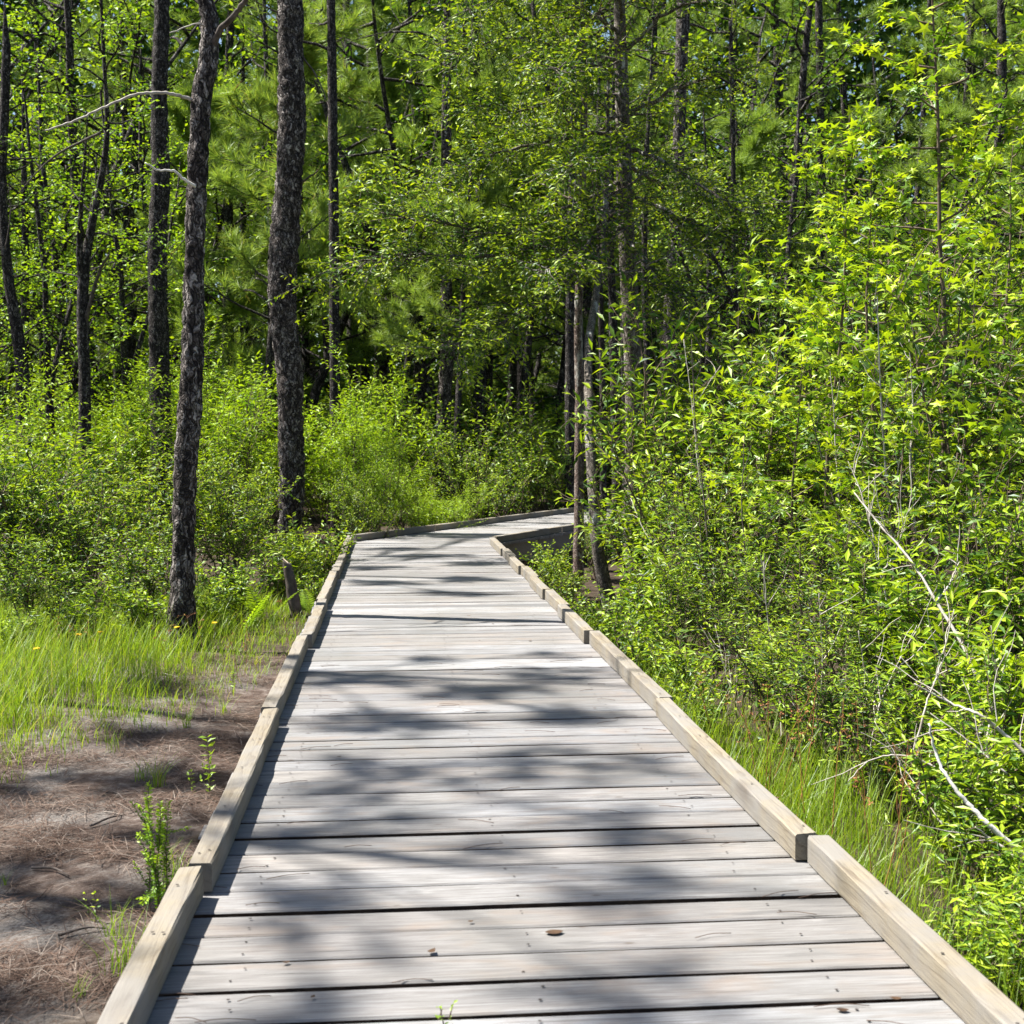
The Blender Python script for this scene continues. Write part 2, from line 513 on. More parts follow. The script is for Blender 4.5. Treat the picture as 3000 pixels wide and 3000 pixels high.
def shrub_proto(name, seed, H, stems, spread, tpl, size, mat, spacing, nbr=7, ntw=4, tw=0.30, lift=0.35, bare=0.18, dead=0.0, tilt=0.6):
    rng = np.random.default_rng(seed)
    gs, gl = Geo(), Geo()
    for s in range(stems):
        az = rng.uniform(0, 6.283)
        tl = spread * rng.uniform(0.2, 1.0)
        d = np.array((math.cos(az) * tl, math.sin(az) * tl, 1.0))
        h = H * rng.uniform(0.6, 1.0)
        pts = wander(rng, (math.cos(az) * .08 * H * rng.random(), math.sin(az) * .08 * H * rng.random(), -0.06), d, h, 8, 0.07, 0.13)
        gs.tube(pts, np.linspace(0.013, 0.004, 9) * (H / 1.6) ** .6, 4, cap=False)
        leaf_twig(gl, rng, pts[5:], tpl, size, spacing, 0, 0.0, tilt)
        for k in range(nbr):
            t = bare + (0.97 - bare) * (k + rng.random()) / nbr
            p, dd = at(pts, t)
            a2 = rng.uniform(0, 6.283)
            bd = unit(dd * 0.5 + np.array((math.cos(a2), math.sin(a2), lift + rng.normal(0, .2))))
            bl = h * (0.20 + 0.34 * (1 - t)) * rng.uniform(0.6, 1.2)
            b = wander(rng, p, bd, bl, 4, 0.10, 0.18)
            gs.tube(b, np.linspace(0.005, 0.002, 5) * (H / 1.6) ** .6, 3, cap=False)
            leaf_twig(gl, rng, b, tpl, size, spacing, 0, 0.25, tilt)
            if rng.random() < .22:
                continue                              # a bare, leafless branch
            for q in range(ntw):
                p2, d2 = at(b, rng.uniform(0.25, 1.0))
                td = unit(d2 * 0.6 + rng.normal(0, 0.6, 3) + np.array((0, 0, 0.25)))
                w = wander(rng, p2, td, tw * H / 1.6 * rng.uniform(0.5, 1.1), 3, 0.06, 0.2)
                gs.tube(w, (0.0022, 0.002, 0.0016, 0.001), 3, cap=False)
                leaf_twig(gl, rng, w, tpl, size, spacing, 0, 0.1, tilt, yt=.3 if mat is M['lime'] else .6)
    return [('stems', gs.mesh('stems', [M['stem']])), ('foliage', gl.mesh('foliage', two(mat)))]


def sapling_proto(seed, H, lean, tpl, size, mat, nbr, br_len, spacing, t0=0.15, stem_r=0.03, lift=0.25, bark='stem', ntw=4, tilt=.5, jit=.05):
    """single-stemmed young tree with tiered, outward branches"""
    rng = np.random.default_rng(seed)
    gs, gl = Geo(), Geo()
    pts = wander(rng, (0, 0, -0.1), (lean, 0.0, 1), H, 12, 0.05, jit)
    gs.tube(pts, np.linspace(stem_r, stem_r * 0.15, 13), 7, cap=False)
    leaf_twig(gl, rng, pts[8:], tpl, size, spacing * 1.5, 0, 0, tilt)
    for k in range(nbr):
        t = t0 + (0.98 - t0) * (k + rng.random() * .8) / nbr
        p, dd = at(pts, t)
        a2 = k * 2.4 + rng.normal(0, .3)
        bd = np.array((math.cos(a2), math.sin(a2), lift + rng.normal(0, .15)))
        bl = br_len * (1 - 0.75 * max(0, t - .35) / .65) * rng.uniform(0.65, 1.15)
        b = wander(rng, p, bd, bl, 6, 0.03, 0.13)
        gs.tube(b, np.linspace(stem_r * .32, 0.003, 7), 4, cap=False)
        leaf_twig(gl, rng, b, tpl, size, spacing, 0, 0.3, tilt)
        for q in range(ntw):
            p2, d2 = at(b, 0.25 + 0.7 * (q + rng.random()) / ntw)
            sd = np.cross(d2, (0, 0, 1)) * (1 if q % 2 else -1)
            w = wander(rng, p2, d2 * .7 + sd * .8 + np.array((0, 0, .1)), bl * 0.38 * rng.uniform(.6, 1.2), 4, -0.01, 0.16)
            gs.tube(w, (0.004, 0.0035, 0.003, 0.002, 0.0015), 3, cap=False)
            leaf_twig(gl, rng, w, tpl, size, spacing, 0, 0.15, tilt)
    return [('trunk', gs.mesh('trunk', [M[bark]])), ('crown', gl.mesh('crown', two(mat)))]


def needle_clump(g, rng, p, d, n, length, mat=0, width=1.0):
    d = unit(d)
    ax = rng.normal(0, 1, (n, 3)); ax /= np.linalg.norm(ax, axis=1, keepdims=True)
    ax = ax * 0.8 + d * 0.75
    pos = np.asarray(p) - d * rng.uniform(0, 0.22, n)[:, None]
    tv = NEED[0].copy(); tv[:, 1] *= width
    g.leaves((tv, NEED[1]), pos, ax, rng.normal(0, 1, (n, 3)), length * rng.uniform(.7, 1.1, n), mat)


def pine_limbs(gt, gn, rng, trunk, t0, nl, L, clump_n=34, needle=0.24, width=1.0, droop=-0.02, ncl=6, r=0.03):
    for k in range(nl):
        t = t0 + (0.99 - t0) * (k + rng.random()) / nl
        p, dd = at(trunk, t)
        a = rng.uniform(0, 6.283)
        l = L * (1.1 - 0.75 * (t - t0) / (1 - t0)) * rng.uniform(.6, 1.2)
        b = wander(rng, p, (math.cos(a), math.sin(a), rng.uniform(.1, .5)), l, 6, 0.05, 0.14)
        gt.tube(b, np.linspace(r, r * .25, 7), 5, cap=False)
        for q in range(ncl):
            p2, d2 = at(b, 0.35 + 0.65 * (q + rng.random()) / ncl)
            td = unit(d2 + rng.normal(0, .6, 3) + np.array((0, 0, .35)))
            w = wander(rng, p2, td, l * rng.uniform(.12, .34), 3, .08, .15)
            gt.tube(w, (.010, .009, .008, .006), 4, cap=False)
            needle_clump(gn, rng, w[-1], w[-1] - w[-2], clump_n, needle, 0, width)
            needle_clump(gn, rng, w[-2], w[-1] - w[-2], clump_n // 2, needle, 0, width)
        needle_clump(gn, rng, b[-1], b[-1] - b[-2], clump_n, needle, 0, width)


def pine_proto(seed, H, r0, t0, nl, L, bark='dark_bark', clump_n=34, needle=0.26, width=1.3, ncl=6):
    rng = np.random.default_rng(seed)
    gt, gn = Geo(), Geo()
    pts = wander(rng, (0, 0, -0.3), (rng.normal(0, .03), rng.normal(0, .03), 1), H, 14, 0.02, 0.022)
    gt.tube(pts, np.linspace(r0, r0 * .3, 15) * np.r_[1.25, np.ones(14)], 10, cap=True)
    # dead stubs below the crown
    for _ in range(7):
        p, dd = at(pts, rng.uniform(.12, t0 + .1)); a = rng.uniform(0, 6.28)
        b = wander(rng, p, (math.cos(a), math.sin(a), rng.uniform(-.1, .4)), rng.uniform(.3, 1.3), 4, 0.03, .2)
        gt.tube(b, np.linspace(.016, .005, 5), 4, cap=False)
    pine_limbs(gt, gn, rng, pts, t0, nl, L, clump_n, needle, width, ncl=ncl)
    return [('trunk', gt.mesh('trunk', [M[bark]])), ('crown', gn.mesh('crown', [M['needle']]))]


def leafy_tree_proto(seed, H, r0, t0, nbr, L, tpl, size, mat, spacing, bark='dark_bark', ntw=7, fork=True):
    rng = np.random.default_rng(seed)
    gt, gl = Geo(), Geo()
    mains = [wander(rng, (0, 0, -0.2), (rng.normal(0, .08), rng.normal(0, .08), 1), H, 12, .03, .06)]
    rad = [np.linspace(r0, r0 * .15, 13)]
    if fork:
        p, d = at(mains[0], .3)
        a = rng.uniform(0, 6.28)
        mains.append(wander(rng, p, (math.cos(a) * .45, math.sin(a) * .45, 1), H * .62, 9, .04, .08)); rad.append(np.linspace(r0 * .6, r0 * .12, 10))
    for pts, rr in zip(mains, rad):
        gt.tube(pts, rr, 8, cap=False)
        for k in range(nbr):
            t = t0 + (.98 - t0) * (k + rng.random()) / nbr
            p, dd = at(pts, t)
            a = rng.uniform(0, 6.283)
            bl = L * (1.05 - .65 * (t - t0) / (1 - t0)) * rng.uniform(.55, 1.2)
            b = wander(rng, p, (math.cos(a), math.sin(a), rng.uniform(.15, .7)), bl, 6, .03, .16)
            gt.tube(b, np.linspace(r0 * .25, .006, 7), 5, cap=False)
            leaf_twig(gl, rng, b[3:], tpl, size, spacing, 0, 0, .6)
            for q in range(ntw):
                p2, d2 = at(b, .25 + .75 * (q + rng.random()) / ntw)
                w = wander(rng, p2, d2 * .6 + rng.normal(0, .55, 3) + np.array((0, 0, .1)), bl * .4 * rng.uniform(.5, 1.2), 4, .02, .2)
                gt.tube(w, np.linspace(.008, .003, 5), 3, cap=False)
                leaf_twig(gl, rng, w, tpl, size, spacing, 0, .1, .6)
    return [('trunk', gt.mesh('trunk', [M[bark]])), ('crown', gl.mesh('crown', two(mat)))]


# ================================================================== SETTING
def make_ground():
    xs = np.concatenate([-np.geomspace(300, 13, 16), np.arange(-12, 14.01, 0.16), np.geomspace(15, 300, 16)])
    ys = np.concatenate([-np.geomspace(120, 6, 10), np.arange(-5, 32, 0.16), np.geomspace(33, 400, 20)])
    X, Y = np.meshgrid(xs, ys)
    Z = gz(X, Y)
    v = np.stack([X, Y, Z], -1).reshape(-1, 3)
    nx, ny = len(xs), len(ys)
    i, j = np.meshgrid(np.arange(ny - 1), np.arange(nx - 1), indexing='ij')
    a = (i * nx + j).ravel()
    g = Geo(); g.add(v, np.stack([a, a + 1, a + nx + 1, a + nx], -1), 0, True)
    tag(g.build('ground', M['ground']), kind='structure')


make_ground()

# ------------------------------------------------------------------ boardwalk
walk = empty('boardwalk', (0, 0, 0))
tag(walk, 'long grey weathered plank boardwalk with low timber kerbs bending right into the wood', 'boardwalk')
XL, XR = -0.68, 1.45           # plank ends
PITCHB = 0.1905
TH = R(29.0)
INNER = np.array((XR, 18.2)); OUTER = np.array((XL, 18.2 + (XR - XL) * math.tan(TH / 2)))
D2 = np.array((math.sin(TH), math.cos(TH))); N2 = np.array((math.cos(TH), -math.sin(TH)))
MIT = INNER - OUTER
MN = np.array((MIT[1], -MIT[0])); MN = MN if MN[1] > 0 else -MN   # points beyond the mitre


def clip(poly, p0, n, keep_neg=True):
    out = []
    s = [(np.dot(q - p0, n) * (1 if keep_neg else -1)) for q in poly]
    for k in range(len(poly)):
        a, b, sa, sb = poly[k], poly[(k + 1) % len(poly)], s[k], s[(k + 1) % len(poly)]
        if sa <= 0:
            out.append(a)
        if sa * sb < 0:
            out.append(a + (b - a) * sa / (sa - sb))
    return out


def plank(g, rng, p0, along, across, length, w, z=0.0, th=0.038, seg=10):
    """a plank from p0, running 'along' for 'length', 'w' wide; worn, slightly wavy edges"""
    along = np.array((*along, 0)); across = np.array((*across, 0)); p0 = np.array((*p0, z))
    ch = 0.005
    t = np.linspace(0, length, seg + 1)
    ea = np.cumsum(rng.normal(0, .0007, seg + 1)); eb = np.cumsum(rng.normal(0, .0007, seg + 1))
    tw = rng.normal(0, .0012); crown = rng.normal(0, .0010)
    prof = [(0, -th), (0, -ch), (ch, 0), (w * .5, crown), (w - ch, 0), (w, -ch), (w, -th)]
    rings = []
    for k in range(seg + 1):
        pts = []
        for (a, zz) in prof:
            aa = a + (ea[k] if a < w * .4 else eb[k] if a > w * .6 else 0)
            pts.append(p0 + along * t[k] + across * aa + np.array((0, 0, zz + tw * (a / w - .5) * 2 + .0012 * math.sin(t[k] * 3 + p0[1] * 9))))
        rings.append(pts)
    m = len(prof)
    i = np.arange(seg)[:, None] * m; j = np.arange(m)[None, :]; j2 = (j + 1) % m
    f = np.stack([i + j, i + m + j, i + m + j2, i + j2], -1)
    v = np.array(rings).reshape(-1, 3)
    g.add(v, f[:, 1:5].reshape(-1, 4), 0)
    g.f.append(((f[:, [0, 5, 6]].reshape(-1, 4) + g.nv - len(v)).astype(np.int32), 2, False))   # plank sides coloured dark so the gaps look shaded
    n0 = g.nv - len(v)
    # ends, joined to the same vertices so that a plank stays one island
    for base, order in ((0, (0, 1, 2, 3, 4, 5, 6)), (seg * m, (6, 5, 4, 3, 2, 1, 0))):
        q = [n0 + base + x for x in order]
        g.f.append((np.array([(q[0], q[1], q[5], q[6])], np.int32), 0, False))
        g.f.append((np.array([(q[1], q[2], q[4], q[5])], np.int32), 0, False))


def poly_prism(g, poly, z1, z0):
    n = len(poly)
    v = [(p[0], p[1], z1) for p in poly] + [(p[0], p[1], z0) for p in poly]
    base = g.nv
    side = np.array([(k, k + n, (k + 1) % n + n, (k + 1) % n) for k in range(n)])
    # orientation does not matter for a two-sided opaque material
    g.add(v, side, 0)
    c = [(0, k, k + 1) for k in range(1, n - 1)]
    g.f.append((np.array(c, np.int32) + base, 0, False))


gdk = Geo()
rng = np.random.default_rng(5)
y = -1.2
gaps = []
while y < 18.9:
    w = PITCHB - rng.choice([0.005, 0.014, 0.020, 0.026, 0.034], p=[.15, .18, .27, .24, .16])
    el = XL + rng.normal(0, .006); er = XR + rng.normal(0, .006)
    if y + w < 18.15:
        plank(gdk, rng, (el, y), (1, 0), (0, 1), er - el, w, rng.normal(0, .0012), seg=12)
        if y > 1.5:
            for jx in (-0.42, 0.36, 1.12):          # screw pairs over the joists
                for sy in (.28, .74):
                    if rng.random() < .85:
                        cx, cy, rr = jx + rng.normal(0, .012), y + w * sy + rng.normal(0, .006), rng.uniform(.0038, .0055)
                        a = np.linspace(0, 6.283, 6, endpoint=False)
                        gdk.add(np.stack([cx + rr * np.cos(a), cy + rr * np.sin(a), np.full(6, .0045)], -1), [(0, 1, 2, 3), (0, 3, 4, 5)], 1)
    else:
        poly = [np.array(q) for q in ((el, y), (er, y), (er, y + w), (el, y + w))]
        poly = clip(poly, OUTER, MN)
        if len(poly) > 2:
            poly_prism(gdk, poly, rng.normal(0, .001), -.038)
    gaps.append(y + w)
    y += PITCHB
s = -0.6
while s < 14:
    w = PITCHB - rng.choice([0.004, 0.007, 0.010, 0.014])
    p = INNER + D2 * s - N2 * (XR - XL)
    if s < 0.62:
        q = [p, p + N2 * (XR - XL), p + N2 * (XR - XL) + D2 * w, p + D2 * w]
        q = clip(q, OUTER + MN * 0.004, MN, keep_neg=False)
        if len(q) > 2:
            poly_prism(gdk, q, rng.normal(0, .001), -.038)
    else:
        plank(gdk, rng, p, N2, D2, XR - XL, w, rng.normal(0, .0012), seg=8)
    s += PITCHB
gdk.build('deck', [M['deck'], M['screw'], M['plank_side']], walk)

KW, KH = 0.076, 0.089


def kerb(p0, ang, length, rng, screws=True, lab=None):
    """a kerb timber lying from p0 along heading ang (0 = +Y), base at deck level"""
    g = Geo()
    ch = .006
    prof = [(-KW / 2, 0), (-KW / 2, KH - ch), (-KW / 2 + ch, KH), (KW / 2 - ch, KH), (KW / 2, KH - ch), (KW / 2, 0)]
    seg = max(4, int(length / .18)); m = len(prof)
    t = np.linspace(0, length, seg + 1)
    e = rng.normal(0, .0012, (seg + 1, m, 2)); bow = rng.normal(0, .004)
    v = []
    for k in range(seg + 1):
        for q, (a, zz) in enumerate(prof):
            v.append((a + e[k, q, 0] + bow * math.sin(math.pi * k / seg), t[k], zz + (e[k, q, 1] if zz > 0 else 0) + .003))
    i = np.arange(seg)[:, None] * m; j = np.arange(m)[None, :]; j2 = (j + 1) % m
    g.add(v, np.stack([i + j, i + j2, i + m + j2, i + m + j], -1).reshape(-1, 4), 0)
    for b in (0, seg * m):
        g.f.append((np.array([(b, b + 1, b + 4, b + 5), (b + 1, b + 2, b + 3, b + 4)], np.int32), 0, False))
    o = g.build('kerb_timber', M['kerb'], walk)
    o.location = (p0[0], p0[1], .004); o.rotation_euler = (0, 0, -ang)
    if screws:
        yy = .10
        while yy < length - .05:
            for sx in ((-.016, .012) if rng.random() < .3 else (rng.uniform(-.02, .02),)):
                gg = Geo(); a = np.linspace(0, 6.283, 8, endpoint=False); rr = .0052
                gg.add(np.stack([rr * np.cos(a), rr * np.sin(a), np.full(8, .0005)], -1), [(0, 1, 2, 3), (0, 3, 4, 5), (0, 5, 6, 7)], 0)
                so = gg.build('screw_head', M['screw'], o)
                so.location = (sx, yy + rng.normal(0, .02), KH + .0075)
            yy += rng.uniform(.38, .6)
    return o


XKL, XKR = -0.56 - KW / 2, 1.32 + KW / 2
krng = np.random.default_rng(21)
lj = [0.2, 1.72, 4.10, 6.54, 9.02, 11.10, 13.55, 15.9, OUTER[1] - .03]
lo = [-.03, -.028, -.004, -.018, .008, -.010, .006, -.006]
for k in range(len(lj) - 1):
    kerb((XKL + lo[k], lj[k] + .012), 0, lj[k + 1] - lj[k] - .024, krng, lj[k] < 11)
rj = [-.6, 1.80, 4.24, 6.62, 9.05, 10.55, 11.65, 12.8, 13.9, 15.1, 16.2, INNER[1] - .08]
ro = [.05, .045, .010, .030, -.006, .022, .0, .022, -.004, .018, -.004]
for k in range(len(rj) - 1):
    kerb((XKR + ro[k], rj[k] + .012), 0, rj[k + 1] - rj[k] - .024, krng, rj[k] < 11)
# second stretch, beyond the bend
off = (XKL - XL)
pb = OUTER + N2 * off + D2 * .10
for k, L in enumerate((2.43, 2.43, 2.43, 2.43, 2.43)):
    kerb(pb + D2 * 2.45 * k + N2 * (.006 if k % 2 else 0), TH, L, krng, False)
pf = INNER - N2 * (XR - XKR) + D2 * .05
for k, L in enumerate((2.43, 2.43, 2.43, 2.43, 2.43)):
    kerb(pf + D2 * 2.45 * k + N2 * (.008 if k % 2 else 0), TH, L, krng, False)


def beam(p0, p1, w, z1, z0, name):
    p0 = np.array(p0, float); p1 = np.array(p1, float)
    d = unit(np.array((*(p1 - p0), 0))); n = np.array((d[1], -d[0], 0)) * w / 2
    v = []
    for p in (p0, p1):
        for (sx, z) in ((-1, z0), (-1, z1), (1, z1), (1, z0)):
            v.append(np.array((p[0], p[1], z)) + n * sx)
    g = Geo(); g.add(v, [(0, 1, 2, 3), (7, 6, 5, 4), (0, 4, 5, 1), (1, 5, 6, 2), (2, 6, 7, 3), (3, 7, 4, 0)], 0)
    return g.build(name, M['kerb'], walk)


beam((XL + .05, -1.2), (XL + .05, OUTER[1] - .1), .04, -.041, -.27, 'rim_joist')
beam((XR - .06, -1.2), (XR - .06, INNER[1] - .1), .04, -.041, -.27, 'rim_joist')
for q in (.06,):
    a = INNER - N2 * q + D2 * .05; beam(a, a + D2 * 13.5, .04, -.041, -.32, 'rim_joist')
    a = OUTER + N2 * q + D2 * .15; beam(a, a + D2 * 13.0, .04, -.041, -.32, 'rim_joist')
beam((0.36, -1.2), (0.36, 18), .04, -.041, -.24, 'joist')
for jx in (-.42, 1.12):
    beam((jx, -1.2), (jx, 17.8), .04, -.041, -.24, 'joist')
# posts under the bend
for q in (0.6, 3.1, 5.6, 8.1):
    a = INNER - N2 * .12 + D2 * q
    beam(a, a + D2 * .1, .1, -.05, -.75, 'support_post')

# ================================================================== TREES WITH A PLACE OF THEIR OWN
def smooth_path(pts, n):
    pts = np.asarray(pts, float)
    t = np.linspace(0, len(pts) - 1, n)
    out = np.zeros((n, pts.shape[1]))
    ext = np.vstack([2 * pts[0] - pts[1], pts, 2 * pts[-1] - pts[-2]])
    for k, tt in enumerate(t):
        i = min(int(tt), len(pts) - 2); f = tt - i
        p0, p1, p2, p3 = ext[i], ext[i + 1], ext[i + 2], ext[i + 3]
        out[k] = .5 * ((2 * p1) + (-p0 + p2) * f + (2 * p0 - 5 * p1 + 4 * p2 - p3) * f * f + (-p0 + 3 * p1 - 3 * p2 + p3) * f ** 3)
    return out


def seen_trunk(path, d, top, seed, rough=.012, sides=26, ring=.05):
    """trunk through picture points (u, v, width px), downwards; extended up to height 'top' and into the ground.
    returns points from the ground up and radii"""
    rows = []
    for (u, v, w, *far) in path:              # a fourth number: that point's own distance
        dd = far[0] if far else d
        rows.append((*P(u, v, dd), PX(w, dd) / 2))
    rows = rows[::-1]
    rows = np.array(rows)
    x, yv = rows[0][0], rows[0][1]
    g0 = float(gz(x, yv))
    if rows[0][2] > g0:
        dz = rows[0][2] - g0
        rows = np.vstack([[x, yv, g0 - .05, rows[0][3] * 1.12], rows])
    else:
        rows[0][2] = g0 - .05
    if top > rows[-1][2]:
        n = 4; last = rows[-1]; z0 = last[2]
        sl = np.random.default_rng(seed).normal(0, .03, 2)
        for k in range(1, n + 1):
            f = k / n; h = (top - z0) * f
            rows = np.vstack([rows, [last[0] + sl[0] * h, last[1] + sl[1] * h, z0 + h, last[3] * (1 - .9 * f)]])
    n = max(24, int((rows[-1][2] - rows[0][2]) / ring))
    # even spacing along z
    zz = rows[:, 2]
    t = np.linspace(zz[0], zz[-1], n)
    sm = smooth_path(rows, 40 * len(rows))
    out = np.stack([np.interp(t, sm[:, 2], sm[:, c]) for c in range(4)], -1)
    return out[:, :3], out[:, 3]


def bark_disp(pts, rad, sides, seed, amp):
    rng = np.random.default_rng(seed)
    n = len(pts)
    out = np.zeros((n, sides))
    o = Vector(rng.uniform(-50, 50, 3))
    for i in range(n):
        for j in range(sides):
            a = 6.2832 * j / sides
            q = Vector((math.cos(a) * rad[i] * 9, math.sin(a) * rad[i] * 9, pts[i][2] * 3.2)) + o
            w = mnoise.noise(q * .8) * .6
            d = mnoise.voronoi(q * 1.6 + Vector((w, w, w)))[0]
            out[i, j] = amp * (min(1.0, (d[1] - d[0]) * 2.4) - .55) + amp * .8 * mnoise.noise(q * .35)
    return out


def place_tree(name, path, d, top, bark, label, cat='tree', seed=1, amp=.012, sides=22, ring=.06, group=None, crown=None, limbs=()):
    pts, rad = seen_trunk(path, d, top, seed, ring=ring)
    base = pts[0].copy(); base[2] += .05
    e = empty(name, base)
    g = Geo()
    loc = pts - base
    g.tube(loc, rad, sides, disp=bark_disp(pts, rad, sides, seed, amp) if amp else None)
    rng = np.random.default_rng(seed + 100)
    if crown:
        crown(e, loc, rad, rng, g)
    g.build('trunk', [M[bark], M['limb']], e)
    for (lp, r0, r1, mat, nm) in limbs:
        gb = Geo(); q = smooth_path(np.array([P(*z) for z in lp]) - base, 6 * len(lp))
        q[1:-1] += rng.normal(0, .003, q[1:-1].shape)
        gb.tube(q, np.linspace(r0, r1, len(q)), 7)
        gb.build(nm, M[mat], e)
    tag(e, label, cat, group)
    return e


def pine_crown(t0, nl, L, n=26, needle=.24):
    def f(e, loc, rad, rng, gt):
        gn = Geo()
        pine_limbs(gt, gn, rng, loc, t0, nl, L, n, needle, 1.5, ncl=5, r=.035)
        gn.build('crown', M['needle'], e)
    return f


def stubs(spec):
    """short dead branch stubs: list of (u, v, du, dv) at depth"""
    return spec


PINE = [
 ('pine_tree', [(305, -20, 26), (303, 100, 29), (300, 200, 31), (303, 330, 32), (297, 450, 34), (297, 560, 35), (300, 650, 36), (303, 760, 37), (306, 862, 38)], 25, 17, 'dark_bark',
  'dark straight pine left of and behind the pine with the white branch stub', .022, ()),
 ('pine_tree', [(386, -20, 27), (388, 0, 28), (396, 60, 32), (390, 130, 34), (380, 190, 36), (374, 300, 36), (368, 400, 37), (365, 520, 39), (364, 650, 40), (358, 780, 41), (350, 900, 42), (347, 1010, 43), (346, 1090, 45), (344, 1130, 48), (344, 1170, 55), (343, 1195, 64), (342, 1212, 78)], 11.1, 13, 'pine_bark',
  'flaky barked pine at the grass edge with white branch stub and arching dead limb', .020,
  (([(398, 95, 11.1), (415, 58, 11.0), (440, 30, 10.9), (470, -10, 10.8)], .030, .020, 'limb', 'fork'),
   ([(372, 193, 11.1), (345, 182, 11.0), (300, 175, 10.9), (250, 180, 10.8), (190, 205, 10.7), (140, 228, 10.6), (85, 246, 10.5)], .016, .006, 'dead', 'dead_limb'),
   ([(368, 352, 11.0), (345, 337, 10.9), (328, 322, 10.85), (300, 321, 10.8), (274, 307, 10.75)], .013, .006, 'white_wood', 'branch_stub'),
   ([(396, 55, 11.1), (370, 45, 11.0), (320, 62, 10.9)], .010, .004, 'dead', 'twig'))),
 ('pine_tree', [(548, -20, 44), (548, 60, 46), (550, 150, 48), (549, 250, 50), (545, 350, 51), (538, 450, 51), (533, 540, 51), (536, 620, 49), (545, 700, 49), (549, 800, 48), (549, 900, 47), (548, 1000, 48)], 21, 18, 'pine_bark',
  'thickest pine trunk in the photo, grey plated bark, rising left of the bend', .036,
  (([(568, 345, 21), (590, 330, 20.8), (600, 322, 20.6)], .02, .008, 'limb', 'branch_stub'),
   ([(556, 235, 21), (535, 300, 20.8), (525, 340, 20.5)], .012, .006, 'limb', 'twig'),
   ([(566, 100, 21), (600, 150, 20.8), (625, 215, 20.5)], .016, .006, 'limb', 'twig'),
   ([(545, 32, 21), (500, 12, 20.8), (470, -5, 20.6)], .016, .006, 'limb', 'twig'))),
]
for k, (nm, path, d, top, bark, lab, amp, limbs) in enumerate(PINE):
    place_tree(nm, path, d, top, bark, lab, 'pine tree', 40 + k, amp, 30 if k else 20, .035 if k else .06, None, pine_crown(.72, 16, 2.2), limbs)

# slimmer trunks the photo shows one by one; each carries a small real crown above or inside the picture
def leaf_crown(t0, nbr, L, tpl, size, mat, spacing, ntw=7):
    def f(e, loc, rad, rng, gt):
        gl = Geo()
        for k in range(nbr):
            t = t0 + (.98 - t0) * (k + rng.random()) / nbr
            p, dd = at(loc, t); a = rng.uniform(0, 6.283)
            bl = L * (1.05 - .6 * (t - t0) / (1 - t0)) * rng.uniform(.6, 1.2)
            b = wander(rng, p, (math.cos(a), math.sin(a), rng.uniform(.1, .6)), bl, 6, .03, .15)
            gt.tube(b, np.linspace(.018, .005, 7), 5, cap=False)
            leaf_twig(gl, rng, b[3:], tpl, size, spacing)
            for q in range(ntw):
                p2, d2 = at(b, .2 + .8 * (q + rng.random()) / ntw)
                w = wander(rng, p2, d2 * .6 + rng.normal(0, .5, 3), bl * .4 * rng.uniform(.5, 1.2), 4, .02, .2)
                gt.tube(w, np.linspace(.006, .0025, 5), 3, cap=False)
                leaf_twig(gl, rng, w, tpl, size, spacing)
        gl.build('crown', two(M[mat]), e)
    return f


